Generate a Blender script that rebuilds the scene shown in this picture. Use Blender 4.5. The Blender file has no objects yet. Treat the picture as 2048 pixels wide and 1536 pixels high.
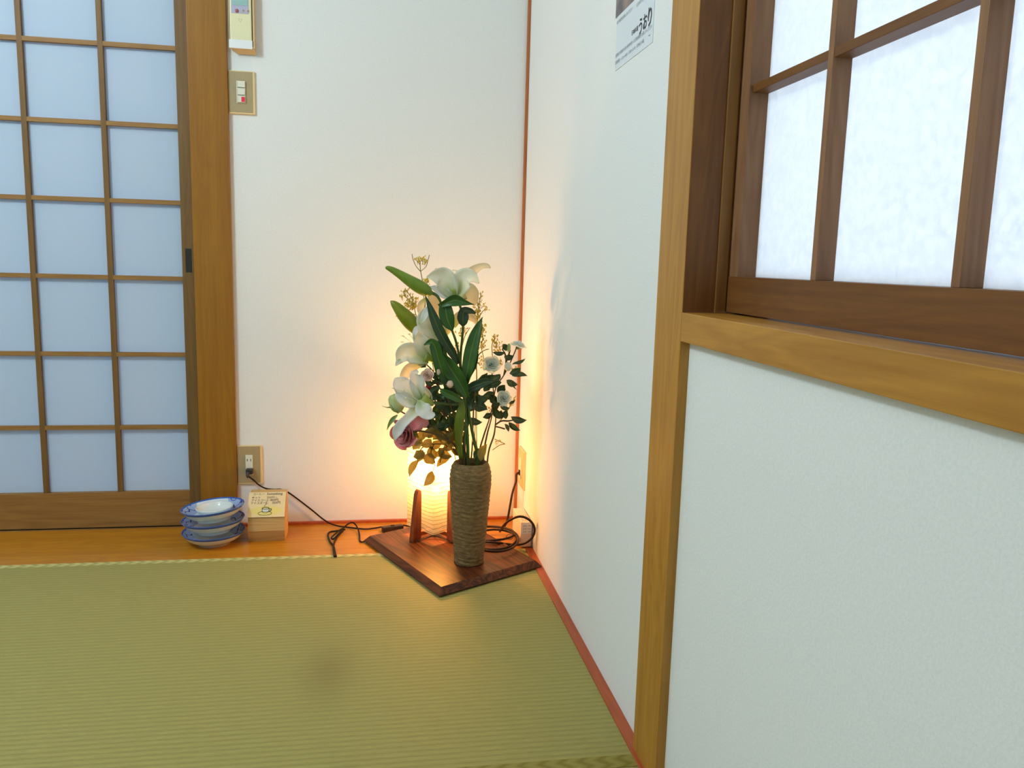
import bpy, math, random
from mathutils import Vector, Matrix, noise
random.seed(7)
sc = bpy.context.scene
COL = sc.collection
PI = math.pi

# ------------------------------------------------------------------ camera
F = 1624.1
CR = ((0.985941614575321, -0.16489985068049498, 0.026966124937772996),
      (0.0017945149786021686, -0.15092732475896115, -0.9885432324168199),
      (0.16708055651272144, 0.9746943017616618, -0.14850961500436854))
CP = Vector((-0.45339, -2.49810, 0.82))
cam_data = bpy.data.cameras.new('camera')
cam = bpy.data.objects.new('camera', cam_data); COL.objects.link(cam)
cam_data.sensor_width = 36.0; cam_data.sensor_fit = 'HORIZONTAL'
cam_data.lens = F / 2048 * 36.0
cam_data.clip_start = 0.02
rx, dn, fw = (Vector(r).normalized() for r in CR)
mw = Matrix(((rx.x, -dn.x, -fw.x, CP.x), (rx.y, -dn.y, -fw.y, CP.y), (rx.z, -dn.z, -fw.z, CP.z), (0, 0, 0, 1)))
cam.matrix_world = mw
sc.camera = cam

# ------------------------------------------------------------------ world, lights, exposure
world = bpy.data.worlds.new('world'); sc.world = world; world.use_nodes = True
bg = world.node_tree.nodes['Background']
bg.inputs[0].default_value = (0.74, 0.86, 1.0, 1); bg.inputs[1].default_value = 9.2
sc.view_settings.view_transform = 'Standard'; sc.view_settings.look = 'None'
sc.view_settings.gamma = 1.0; sc.view_settings.use_curve_mapping = False
sc.view_settings.exposure = 0.0
sc.cycles.use_denoising = True
sc.cycles.max_bounces = 10; sc.cycles.diffuse_bounces = 5; sc.cycles.transmission_bounces = 6
sc.cycles.transparent_max_bounces = 12
sc.cycles.sample_clamp_indirect = 6.0
sc.cycles.caustics_reflective = False; sc.cycles.caustics_refractive = False

# the pendant lamp of the room, hanging left of the frame above the middle of the mats
pl_ = bpy.data.lights.new('room_lamp_light', 'POINT'); pl_.energy = 64.0; pl_.color = (0.81, 0.96, 1.05); pl_.shadow_soft_size = 0.16
plo = bpy.data.objects.new('room_lamp_light', pl_); COL.objects.link(plo); plo.location = (-1.85, -1.45, 2.02)

# ------------------------------------------------------------------ pixel helpers (a photo pixel on a plane of the room)
def ray(u, v):
    return rx * ((u - 1024) / F) + dn * ((v - 768) / F) + fw
def hit(u, v, ax, val):
    d = ray(u, v); t = (val - CP[ax]) / d[ax]
    return CP + d * t
def at(u, v, y): return hit(u, v, 1, y)
def onz(u, v, z): return hit(u, v, 2, z)
def mpp(p): return (p - CP).dot(fw) / F            # metres per photo pixel at a point
def lin(c):
    c = c / 255.0
    return c / 12.92 if c <= 0.04045 else ((c + 0.055) / 1.055) ** 2.4
def rgb(r, g, b): return (lin(r), lin(g), lin(b), 1.0)

# ------------------------------------------------------------------ materials
def newmat(name):
    m = bpy.data.materials.new(name); m.use_nodes = True
    nt = m.node_tree
    return m, nt, nt.nodes['Principled BSDF'], nt.nodes['Material Output']
def L(nt, a, b): nt.links.new(a, b)
def coords(nt, scale=(1, 1, 1), loc=(0, 0, 0)):
    tc = nt.nodes.new('ShaderNodeTexCoord'); mp = nt.nodes.new('ShaderNodeMapping')
    mp.inputs['Scale'].default_value = scale; mp.inputs['Location'].default_value = loc
    L(nt, tc.outputs['Object'], mp.inputs['Vector'])
    return mp.outputs['Vector']
def noise_n(nt, vec, scale, detail=4, rough=0.6, dist=0.0):
    n = nt.nodes.new('ShaderNodeTexNoise'); n.inputs['Scale'].default_value = scale
    n.inputs['Detail'].default_value = detail; n.inputs['Roughness'].default_value = rough
    n.inputs['Distortion'].default_value = dist
    L(nt, vec, n.inputs['Vector']); return n
def ramp(nt, fac, stops):
    r = nt.nodes.new('ShaderNodeValToRGB'); e = r.color_ramp.elements
    while len(e) < len(stops): e.new(0.5)
    for k, (p, c) in enumerate(stops): e[k].position = p; e[k].color = c
    L(nt, fac, r.inputs['Fac']); return r.outputs['Color']
def bump(nt, h, bs, strength, dist=0.002):
    b = nt.nodes.new('ShaderNodeBump'); b.inputs['Strength'].default_value = strength
    b.inputs['Distance'].default_value = dist
    L(nt, h, b.inputs['Height']); L(nt, b.outputs['Normal'], bs.inputs['Normal'])
def mixc(nt, fac, a, b, mode='MIX'):
    m = nt.nodes.new('ShaderNodeMix'); m.data_type = 'RGBA'; m.blend_type = mode
    for s, v in ((0, fac), (6, a), (7, b)):
        if hasattr(v, 'is_linked'): L(nt, v, m.inputs[s])
        else: m.inputs[s].default_value = v
    return m.outputs[2]
def math_n(nt, op, a, b=None):
    m = nt.nodes.new('ShaderNodeMath'); m.operation = op
    for s, v in ((0, a), (1, b)):
        if v is None: continue
        if hasattr(v, 'is_linked'): L(nt, v, m.inputs[s])
        else: m.inputs[s].default_value = v
    return m.outputs[0]
def plain(name, col, rough=0.5, spec=0.5, nz=0.0, nscale=60, metallic=0.0):
    m, nt, bs, out = newmat(name)
    bs.inputs['Roughness'].default_value = rough; bs.inputs['Specular IOR Level'].default_value = spec
    bs.inputs['Metallic'].default_value = metallic
    v = coords(nt)
    n = noise_n(nt, v, nscale)
    d = tuple(c * (1 - nz) for c in col[:3]) + (1,)
    L(nt, ramp(nt, n.outputs['Fac'], [(0.3, d), (0.7, col)]), bs.inputs['Base Color'])
    return m
def wood(name, c1, c2, axis=2, fine=90, rough=0.4, rings=0.5, spec=0.4, seed=0.0):
    m, nt, bs, out = newmat(name)
    s = [1.0, 1.0, 1.0]; s[axis] = 0.035
    v = coords(nt, tuple(s), (seed, seed * 2.1, seed * .7))
    n1 = noise_n(nt, v, fine, 5, 0.65)
    s2 = [1.0, 1.0, 1.0]; s2[axis] = 0.10
    v2 = coords(nt, tuple(s2), (seed, seed, seed))
    n2 = noise_n(nt, v2, 11, 3, 0.5, 0.6)
    w = math_n(nt, 'MULTIPLY', n2.outputs['Fac'], 14.0)
    w = math_n(nt, 'FRACT', w)
    w = math_n(nt, 'PINGPONG', w, 0.5)
    f = math_n(nt, 'ADD', math_n(nt, 'MULTIPLY', n1.outputs['Fac'], 1.0 - rings * 0.6), math_n(nt, 'MULTIPLY', w, rings))
    L(nt, ramp(nt, f, [(0.30, c2), (0.72, c1)]), bs.inputs['Base Color'])
    bs.inputs['Roughness'].default_value = rough; bs.inputs['Specular IOR Level'].default_value = spec
    bump(nt, n1.outputs['Fac'], bs, 0.15, 0.0006)
    return m
def leafy(name, c1, c2, trans=0.35, rough=0.45, nscale=25, tcol=None, base=None, vein=0.0):
    m, nt, bs, out = newmat(name)
    v = coords(nt); n = noise_n(nt, v, nscale, 3)
    c = ramp(nt, n.outputs['Fac'], [(0.3, c1), (0.7, c2)])
    if base or vein:
        aa = nt.nodes.new('ShaderNodeAttribute'); aa.attribute_name = 'along'
        ac = nt.nodes.new('ShaderNodeAttribute'); ac.attribute_name = 'across'
        ab = math_n(nt, 'ABSOLUTE', ac.outputs['Fac'])
        if base:                                            # petals are green yellow at the throat, along the midrib longest
            g = math_n(nt, 'SUBTRACT', 1.0, math_n(nt, 'MULTIPLY', math_n(nt, 'ADD', aa.outputs['Fac'], math_n(nt, 'MULTIPLY', ab, 0.22)), 2.2))
            g = math_n(nt, 'MAXIMUM', math_n(nt, 'MINIMUM', g, 1.0), 0.0)
            c = mixc(nt, g, c, base)
        if vein:
            vv = math_n(nt, 'LESS_THAN', ab, 0.07)
            c = mixc(nt, math_n(nt, 'MULTIPLY', vv, vein), c, rgb(150, 170, 96))
    L(nt, c, bs.inputs['Base Color']); bs.inputs['Roughness'].default_value = rough
    tr = nt.nodes.new('ShaderNodeBsdfTranslucent')
    if tcol: tr.inputs['Color'].default_value = tcol
    else: L(nt, c, tr.inputs['Color'])
    mx = nt.nodes.new('ShaderNodeMixShader'); mx.inputs[0].default_value = trans
    L(nt, bs.outputs[0], mx.inputs[1]); L(nt, tr.outputs[0], mx.inputs[2]); L(nt, mx.outputs[0], out.inputs[0])
    return m

def wall_mat():
    m, nt, bs, out = newmat('wallpaper')
    v = coords(nt); n = noise_n(nt, v, 260, 4, 0.7); n2 = noise_n(nt, v, 3, 3)
    c = ramp(nt, n.outputs['Fac'], [(0.3, (0.74, 0.77, 0.775, 1)), (0.7, (0.82, 0.84, 0.85, 1))])
    c = mixc(nt, math_n(nt, 'MULTIPLY', n2.outputs['Fac'], 0.06), c, (0.62, 0.66, 0.65, 1))
    L(nt, c, bs.inputs['Base Color']); bs.inputs['Roughness'].default_value = 0.85
    bs.inputs['Specular IOR Level'].default_value = 0.15
    bump(nt, n.outputs['Fac'], bs, 0.25, 0.0015)
    return m
M_wall = wall_mat()
M_ceil = plain('ceiling_board', (0.62, 0.58, 0.50, 1), 0.8)
M_pillar = wood('pillar_wood', rgb(188, 138, 56), rgb(158, 108, 36), 2, 60, 0.42, 0.35)
M_beam = wood('beam_wood', rgb(190, 138, 56), rgb(158, 108, 36), 1, 60, 0.40, 0.35, seed=3)
M_post = wood('door_post_wood', rgb(156, 110, 30), rgb(136, 88, 22), 2, 50, 0.30, 0.25, seed=5)
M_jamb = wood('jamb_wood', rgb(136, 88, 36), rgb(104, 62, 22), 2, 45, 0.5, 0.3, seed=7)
M_jamb2 = wood('jamb_bead_wood', rgb(150, 108, 52), rgb(120, 80, 34), 2, 45, 0.5, 0.3, seed=8)
M_sash = wood('sash_wood', rgb(150, 110, 76), rgb(124, 86, 56), 2, 80, 0.55, 0.3, seed=9)
M_sashh = wood('sash_rail_wood', rgb(126, 82, 34), rgb(98, 58, 22), 1, 90, 0.5, 0.2, seed=9.5)
M_shojiv = wood('shoji_stile_wood', rgb(126, 94, 48), rgb(106, 76, 34), 2, 80, 0.55, 0.3, seed=11)
M_shojih = wood('shoji_rail_wood', rgb(158, 118, 62), rgb(130, 92, 44), 0, 90, 0.55, 0.3, seed=13)
M_ledge = wood('ledge_wood', rgb(198, 134, 30), rgb(172, 108, 20), 0, 30, 0.32, 0.45, seed=15)
M_red = wood('red_trim_wood', rgb(184, 92, 50), rgb(156, 70, 36), 1, 60, 0.45, 0.3, seed=17)
M_redz = wood('red_corner_wood', rgb(186, 118, 70), rgb(160, 94, 52), 2, 60, 0.45, 0.3, seed=19)
M_dark = plain('gap_shade', (0.02, 0.015, 0.01, 1), 0.8)  # near-black colour standing in for shade in the gap under the shoji

def paper_mat(name, col, tcol, trans, nscale, amt):
    m, nt, bs, out = newmat(name)
    v = coords(nt); n = noise_n(nt, v, nscale, 5, 0.65, 0.4)
    f = ramp(nt, n.outputs['Fac'], [(0.35, (1 - amt, 1 - amt * .8, 1 - amt * .5, 1)), (0.6, (1, 1, 1, 1))])
    bs.inputs['Base Color'].default_value = col
    bs.inputs['Roughness'].default_value = 0.8; bs.inputs['Specular IOR Level'].default_value = 0.15
    tr = nt.nodes.new('ShaderNodeBsdfTranslucent')
    L(nt, mixc(nt, 1.0, f, tcol, 'MULTIPLY'), tr.inputs['Color'])
    mx = nt.nodes.new('ShaderNodeMixShader'); mx.inputs[0].default_value = trans
    L(nt, bs.outputs[0], mx.inputs[1]); L(nt, tr.outputs[0], mx.inputs[2]); L(nt, mx.outputs[0], out.inputs[0])
    return m
M_winpaper = paper_mat('window_washi', (0.8, 0.82, 0.85, 1), (0.50, 0.50, 0.50, 1), 0.6, 90, 0.12)
M_doorpaper = paper_mat('door_washi', (0.62, 0.74, 0.86, 1), (0.17, 0.22, 0.30, 1), 0.30, 120, 0.05)

def tatami_mat():
    m, nt, bs, out = newmat('tatami_rush')
    tc = nt.nodes.new('ShaderNodeTexCoord'); sp = nt.nodes.new('ShaderNodeSeparateXYZ')
    L(nt, tc.outputs['Object'], sp.inputs[0])
    y = math_n(nt, 'FRACT', math_n(nt, 'MULTIPLY', sp.outputs['Y'], 1 / 0.0143))
    r = math_n(nt, 'PINGPONG', y, 0.5)                              # 0 at the groove .. 0.5 on the rib
    rr = math_n(nt, 'POWER', math_n(nt, 'MULTIPLY', r, 2.0), 0.55)
    v = coords(nt, (0.06, 1, 1)); n = noise_n(nt, v, 420, 4, 0.7)
    v2 = coords(nt); n2 = noise_n(nt, v2, 2.2, 3)
    v3 = coords(nt); n3 = noise_n(nt, v3, 220, 2)
    base = ramp(nt, n.outputs['Fac'], [(0.25, rgb(146, 138, 76)), (0.75, rgb(182, 168, 102))])
    base = mixc(nt, math_n(nt, 'MULTIPLY', n2.outputs['Fac'], 0.5), base, rgb(152, 156, 92))
    base = mixc(nt, math_n(nt, 'MULTIPLY', n3.outputs['Fac'], 0.18), base, rgb(140, 128, 70))
    c = mixc(nt, rr, mixc(nt, 0.42, base, rgb(110, 104, 52)), base)
    # a faint soft-edged spot, darker and browner than the rush
    cx = math_n(nt, 'SUBTRACT', sp.outputs['X'], onz(655, 1342, 0).x)
    cy = math_n(nt, 'SUBTRACT', sp.outputs['Y'], onz(655, 1342, 0).y)
    d = math_n(nt, 'ADD', math_n(nt, 'MULTIPLY', cx, cx), math_n(nt, 'MULTIPLY', math_n(nt, 'MULTIPLY', cy, cy), 0.22))
    g = math_n(nt, 'EXPONENT', math_n(nt, 'MULTIPLY', d, -420.0))
    c = mixc(nt, math_n(nt, 'MULTIPLY', g, 0.36), c, rgb(104, 88, 50))
    L(nt, c, bs.inputs['Base Color']); bs.inputs['Roughness'].default_value = 0.6
    bs.inputs['Specular IOR Level'].default_value = 0.25
    h = math_n(nt, 'ADD', rr, math_n(nt, 'MULTIPLY', n.outputs['Fac'], 0.25))
    bump(nt, h, bs, 0.35, 0.0012)
    return m
M_tatami = tatami_mat()
def braid_mat(name, c1, c2, s):
    m, nt, bs, out = newmat(name)
    tc = nt.nodes.new('ShaderNodeTexCoord'); sp = nt.nodes.new('ShaderNodeSeparateXYZ')
    L(nt, tc.outputs['Object'], sp.inputs[0])
    a = math_n(nt, 'PINGPONG', math_n(nt, 'MULTIPLY', sp.outputs['Y'], s * 1.3), 0.5)
    b = math_n(nt, 'FRACT', math_n(nt, 'ADD', math_n(nt, 'MULTIPLY', sp.outputs['X'], s), a))
    b = math_n(nt, 'PINGPONG', b, 0.5)
    v = coords(nt); n = noise_n(nt, v, 300, 3)
    f = math_n(nt, 'ADD', math_n(nt, 'MULTIPLY', b, 1.4), math_n(nt, 'MULTIPLY', n.outputs['Fac'], 0.4))
    L(nt, ramp(nt, f, [(0.25, c1), (0.75, c2)]), bs.inputs['Base Color'])
    bs.inputs['Roughness'].default_value = 0.7
    bump(nt, f, bs, 0.5, 0.0015)
    return m
M_braid = braid_mat('tatami_braid', rgb(158, 152, 92), rgb(196, 188, 120), 34)
M_heri = braid_mat('tatami_cloth_edge', rgb(122, 112, 34), rgb(146, 136, 62), 30)

# ------------------------------------------------------------------ mesh building
class MB:
    def __init__(s): s.v = []; s.f = []; s.sm = []; s.a = {}
    def add(s, vs, fs, smooth=False):
        b = len(s.v); s.v += [Vector(p) for p in vs]
        s.f += [tuple(i + b for i in f) for f in fs]; s.sm += [smooth] * len(fs); return s
    def box(s, x0, x1, y0, y1, z0, z1, bev=0.0):
        x0, x1 = min(x0, x1), max(x0, x1); y0, y1 = min(y0, y1), max(y0, y1); z0, z1 = min(z0, z1), max(z0, z1)
        if bev <= 0:
            return s.add([(x0, y0, z0), (x1, y0, z0), (x1, y1, z0), (x0, y1, z0), (x0, y0, z1), (x1, y0, z1), (x1, y1, z1), (x0, y1, z1)],
                         [(0, 3, 2, 1), (4, 5, 6, 7), (0, 1, 5, 4), (1, 2, 6, 5), (2, 3, 7, 6), (3, 0, 4, 7)])
        import bmesh
        bm = bmesh.new(); bmesh.ops.create_cube(bm, size=1)
        for v in bm.verts:
            v.co = Vector(((x0 + x1) / 2 + v.co.x * (x1 - x0), (y0 + y1) / 2 + v.co.y * (y1 - y0), (z0 + z1) / 2 + v.co.z * (z1 - z0)))
        bmesh.ops.bevel(bm, geom=list(bm.edges), offset=bev, segments=2, affect='EDGES', profile=0.6)
        bm.verts.index_update()
        s.add([v.co.copy() for v in bm.verts], [tuple(v.index for v in f.verts) for f in bm.faces]); bm.free(); return s
    def prism(s, poly, d):                              # polygon (3D points) pushed along d
        n = len(poly); d = Vector(d); a = [Vector(p) for p in poly]; b = [p + d for p in a]
        return s.add(a + b, [tuple(range(n))[::-1], tuple(range(n, 2 * n))] + [(i, (i + 1) % n, n + (i + 1) % n, n + i) for i in range(n)])
    def lathe(s, prof, c=(0, 0, 0), n=48, smooth=True, jit=None):
        c = Vector(c); vs = []; fs = []; m = len(prof)
        for k, (r, z) in enumerate(prof):
            for i in range(n):
                a = 2 * PI * i / n; rr = r + (jit(a, z) if jit else 0)
                vs.append(c + Vector((rr * math.cos(a), rr * math.sin(a), z)))
        for k in range(m - 1):
            for i in range(n):
                j = (i + 1) % n; fs.append((k * n + i, k * n + j, (k + 1) * n + j, (k + 1) * n + i))
        if prof[0][0] > 1e-6: fs.append(tuple(range(n))[::-1])
        if prof[-1][0] > 1e-6: fs.append(tuple((m - 1) * n + i for i in range(n)))
        return s.add(vs, fs, smooth)
    def tube(s, pts, rad, n=8, smooth=True, caps=True, spline=True, sub=6, flat=1.0):
        pts = [Vector(p) for p in pts]
        rad = list(rad) if hasattr(rad, '__len__') else [rad] * len(pts)
        if spline and len(pts) > 2: pts, rad = catmull(pts, rad, sub)
        m = len(pts); vs = []; fs = []
        up = None
        for k, p in enumerate(pts):
            t = (pts[min(k + 1, m - 1)] - pts[max(k - 1, 0)])
            if t.length < 1e-9: t = Vector((0, 0, 1))
            t.normalize()
            if up is None:
                up = Vector((0, 0, 1)) if abs(t.z) < .9 else Vector((0, 1, 0))
            a = t.cross(up)
            if a.length < 1e-6: a = t.cross(Vector((1, 0, 0)))
            a.normalize(); b = a.cross(t).normalized(); up = b
            for i in range(n):
                th = 2 * PI * i / n
                vs.append(p + (a * math.cos(th) + b * math.sin(th) * flat) * rad[k])
        for k in range(m - 1):
            for i in range(n):
                j = (i + 1) % n; fs.append((k * n + i, k * n + j, (k + 1) * n + j, (k + 1) * n + i))
        if caps: fs += [tuple(range(n))[::-1], tuple((m - 1) * n + i for i in range(n))]
        return s.add(vs, fs, smooth)
    def ball(s, c, r, nu=8, nv=5, sc_=(1, 1, 1)):
        c = Vector(c); vs = [c + Vector((0, 0, r * sc_[2]))]; fs = []
        for j in range(1, nv):
            th = PI * j / nv
            for i in range(nu):
                a = 2 * PI * i / nu
                vs.append(c + Vector((r * sc_[0] * math.sin(th) * math.cos(a), r * sc_[1] * math.sin(th) * math.sin(a), r * sc_[2] * math.cos(th))))
        vs.append(c - Vector((0, 0, r * sc_[2])))
        for i in range(nu): fs.append((0, 1 + i, 1 + (i + 1) % nu))
        for j in range(nv - 2):
            for i in range(nu):
                a = 1 + j * nu + i; b = 1 + j * nu + (i + 1) % nu
                fs.append((a, a + nu, b + nu, b))
        e = len(vs) - 1; o = 1 + (nv - 2) * nu
        for i in range(nu): fs.append((e, o + (i + 1) % nu, o + i))
        return s.add(vs, fs, True)
    def blade(s, pts, widths, up=None, cup=0.15, roll=0.0, m=6, sub=5, wave=0.0, thick=0.0):
        """petal or leaf: a strip along a curve, as wide as widths (m); it faces the viewer unless rolled"""
        pts, w = catmull([Vector(p) for p in pts], list(widths), sub)
        K = len(pts); vs = []; fs = []
        ph = random.uniform(0, 6)
        for k, p in enumerate(pts):
            t = (pts[min(k + 1, K - 1)] - pts[max(k - 1, 0)]).normalized()
            view = (CP - p).normalized() if up is None else Vector(up)
            side = t.cross(view)
            if side.length < 1e-5: side = Vector((1, 0, 0))
            side.normalize(); nrm = side.cross(t).normalized()
            q = Matrix.Rotation(roll, 3, t); side = q @ side; nrm = q @ nrm
            for i in range(m + 1):
                a = -1 + 2 * i / m
                off = cup * w[k] * (a * a - .3) + wave * w[k] * math.sin(k * 1.1 + ph + a * 2) * abs(a)
                s.a[len(s.v) + len(vs)] = (k / (K - 1), a)
                vs.append(p + side * (a * w[k] / 2) + nrm * off)
        for k in range(K - 1):
            for i in range(m):
                a = k * (m + 1) + i; fs.append((a, a + 1, a + m + 2, a + m + 1))
        return s.add(vs, fs, True)
    def mesh(s, name):
        me = bpy.data.meshes.new(name); me.from_pydata([tuple(v) for v in s.v], [], s.f)
        me.polygons.foreach_set('use_smooth', s.sm)
        if s.a:
            for nm, q in (('along', 0), ('across', 1)):
                at_ = me.attributes.new(nm, 'FLOAT', 'POINT')
                for i, val in s.a.items(): at_.data[i].value = val[q]
        me.update(); return me
def catmull(pts, rad, sub):
    P = [pts[0] * 2 - pts[1]] + pts + [pts[-1] * 2 - pts[-2]]; Rr = [rad[0]] + rad + [rad[-1]]
    op, orr = [], []
    for i in range(1, len(P) - 2):
        for k in range(sub):
            t = k / sub; t2 = t * t; t3 = t2 * t
            c = (-t + 2 * t2 - t3, 2 - 5 * t2 + 3 * t3, t + 4 * t2 - 3 * t3, -t2 + t3)
            op.append((P[i - 1] * c[0] + P[i] * c[1] + P[i + 1] * c[2] + P[i + 2] * c[3]) * .5)
            orr.append(max(0.0, (Rr[i - 1] * c[0] + Rr[i] * c[1] + Rr[i + 1] * c[2] + Rr[i + 2] * c[3]) * .5))
    op.append(P[-2]); orr.append(rad[-1]); return op, orr

def tag(o, label=None, cat=None, group=None, kind=None):
    if label: o['label'] = label
    if cat: o['category'] = cat
    if group: o['group'] = group
    if kind: o['kind'] = kind
    return o
def thing(name, loc, label, cat, group=None, kind=None):
    o = bpy.data.objects.new(name, None); COL.objects.link(o); o.location = loc; o.empty_display_size = 0.02
    return tag(o, label, cat, group, kind)
def obj(name, mb, mat, parent=None, label=None, solid=0.0):
    me = mb.mesh(name) if isinstance(mb, MB) else mb
    o = bpy.data.objects.new(name, me); COL.objects.link(o); me.materials.append(mat)
    if parent is not None:
        o.parent = parent
        if parent.type == 'EMPTY': o.matrix_parent_inverse = Matrix.Translation(-Vector(parent.location))
    if label: o['label'] = label
    if solid:
        md = o.modifiers.new('thickness', 'SOLIDIFY'); md.thickness = solid; md.offset = 0
    return o
def struct(name, mb, mat, parent=None, label=None):
    o = obj(name, mb, mat, parent, label)
    if parent is None: o['kind'] = 'structure'
    return o
def text(s, size, mat, parent, origin, xd, yd, name='lettering', align='LEFT', bold=0.0, stretch=1.0):
    cu = bpy.data.curves.new('t', 'FONT'); cu.body = s; cu.size = size; cu.align_x = align; cu.offset = bold * size
    cu.resolution_u = 2
    to = bpy.data.objects.new('t', cu); COL.objects.link(to)
    dg = bpy.context.evaluated_depsgraph_get(); dg.update()
    me = bpy.data.meshes.new_from_object(to.evaluated_get(dg))
    bpy.data.objects.remove(to); bpy.data.curves.remove(cu)
    xd = Vector(xd).normalized(); yd = Vector(yd).normalized(); zd = xd.cross(yd); o = Vector(origin)
    for v in me.vertices: v.co = o + xd * (v.co.x * stretch) + yd * v.co.y
    me.materials.clear()
    return obj(name, me, mat, parent)

# ------------------------------------------------------------------ the setting
PX0, PX1 = -1.268, -1.378          # pillar on the right wall, y range
struct('floor', MB().box(-3.0, -0.022, -1.285, -0.300, -0.05, 0.0), M_tatami)
fb = struct('trim_1', MB().box(-3.0, -0.022, -0.3035, -0.284, -0.05, 0.0015, 0.001), M_braid)
struct('trim_2', MB().box(-3.0, -0.022, -1.317, -1.285, -0.05, 0.0012), M_heri)
struct('trim_3', MB().box(-3.0, -0.022, -3.6, -1.317, -0.05, 0.0), M_tatami)
struct('trim_4', MB().box(-3.0, 0.0, -0.284, 0.06, -0.05, 0.0), M_ledge)
mb = MB().box(-0.022, 0.0, -3.6, -0.284, -0.05, 0.003, 0.001)
struct('baseboard_right', mb, M_red)
struct('baseboard_back', MB().box(-0.861, 0.0, -0.012, 0.0, -0.01, 0.008, 0.001), M_red)
struct('ceiling', MB().box(-3.1, 0.2, -3.7, 0.2, 2.35, 2.45), M_ceil)
# back wall with the shoji opening (x -2.62 .. -0.966, z 0 .. 1.80)
wb = MB(); wb.box(-0.90, 0.2, 0.0, 0.12, -0.05, 2.35); wb.box(-2.72, -0.90, 0.0, 0.12, 1.84, 2.35); wb.box(-3.1, -2.66, 0.0, 0.12, -0.05, 2.35)
struct('wall_back', wb, M_wall)
wr = MB(); wr.box(0.0, 0.12, -1.32, 0.0, -0.05, 2.35); wr.box(0.0, 0.12, -3.7, -1.32, -0.05, 0.73)
wr.box(0.0, 0.12, -3.7, -1.32, 1.90, 2.35); wr.box(0.0, 0.12, -3.7, -3.12, 0.73, 1.90)
struct('wall_right', wr, M_wall)
struct('wall_left', MB().box(-3.1, -3.0, -3.7, 0.0, -0.05, 2.35), M_wall)
struct('wall_front', MB().box(-3.0, 0.0, -3.7, -3.6, -0.05, 2.35), M_wall)
# wooden members
struct('trim_5', MB().box(-0.009, 0.0, -0.010, 0.0, 0.0, 2.35, 0.001), M_redz)                 # corner batten
struct('trim_6', MB().box(-0.967, -0.862, -0.015, 0.10, 0.0, 2.35, 0.0015), M_post)             # door post
struct('trim_7', MB().box(-2.72, -0.967, -0.012, 0.10, 1.80, 1.85, 0.001), M_post)              # head of the shoji
struct('trim_8', MB().box(-2.72, -2.63, -0.015, 0.10, 0.0, 1.80, 0.001), M_post)
struct('trim_9', MB().box(-0.015, 0.0005, PX1, PX0, -0.02, 2.35, 0.0012), M_pillar)             # pillar face
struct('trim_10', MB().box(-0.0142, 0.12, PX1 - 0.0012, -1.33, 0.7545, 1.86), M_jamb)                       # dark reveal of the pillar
struct('trim_11', MB().box(-0.015, 0.12, -3.2, PX1, 0.7125, 0.7545, 0.0012), M_beam)            # window beam and sill
struct('trim_12', MB().box(0.033, 0.049, PX1 - 0.005, PX1 - 0.001, 0.7545, 1.86, 0.0008), M_jamb2)      # stop bead
struct('trim_13', MB().box(-0.015, 0.12, -3.2, PX1, 1.85, 1.90, 0.001), M_beam)

# shoji door
door = thing('door_1', (-1.8, 0.0, 0.0), None, None, kind='structure')
DZ = [1.602, 1.390, 1.179, 0.968, 0.752, 0.530, 0.313]
def shoji(xl, xr, yf, root):
    s = MB(); s.box(xr - 0.035, xr, yf, yf + 0.028, 0.0045, 1.80, 0.0008)
    st = obj('stile', s, M_shojiv, root)
    obj('stile', MB().box(xl, xl + 0.035, yf, yf + 0.028, 0.0045, 1.80, 0.0008), M_shojiv, root)
    obj('bottom_rail', MB().box(xl + 0.035, xr - 0.035, yf, yf + 0.028, 0.0045, 0.1115, 0.0008), M_shojih, root)
    obj('top_rail', MB().box(xl + 0.035, xr - 0.035, yf, yf + 0.028, 1.755, 1.80), M_shojih, root)
    k = 0; x = xr - 0.035 - 0.190
    lv = MB()
    while x > xl + 0.08:
        obj('muntin', MB().box(x - 0.014, x, yf + 0.004, yf + 0.016, 0.1115, 1.755, 0.0005), M_shojiv, root); x -= 0.2045
    for z in DZ:
        obj('muntin', MB().box(xl + 0.035, xr - 0.035, yf + 0.0045, yf + 0.016, z - 0.0125, z, 0.0005), M_shojih, root)
    obj('paper_panel', MB().box(xl + 0.02, xr - 0.02, yf + 0.0165, yf + 0.0172, 0.10, 1.77), M_doorpaper, root)
    return st
st = shoji(-1.83, -0.967, 0.0, door)
fp = MB(); fp.box(-0.9925, -0.9755, -0.0008, 0.0008, 0.765, 0.833, 0.0003)
fpo = obj('finger_pull', fp, plain('iron_black', rgb(34, 30, 30), 0.35), st, 'recessed black finger pull')
door2 = thing('door_2', (-2.2, 0.03, 0.0), None, None, kind='structure')
shoji(-2.64, -1.79, 0.032, door2)
struct('trim_14', MB().box(-2.63, -0.967, -0.0075, -0.0035, -0.002, 0.0025), M_shojih)
struct('door_gap_shade', MB().box(-2.63, -0.967, -0.0033, 0.070, -0.002, 0.0006).box(-2.63, -0.967, 0.003, 0.055, 0.0005, 0.0043), M_dark)  # near-black strip added as the shade under the doors, also stops leaking light

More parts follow.
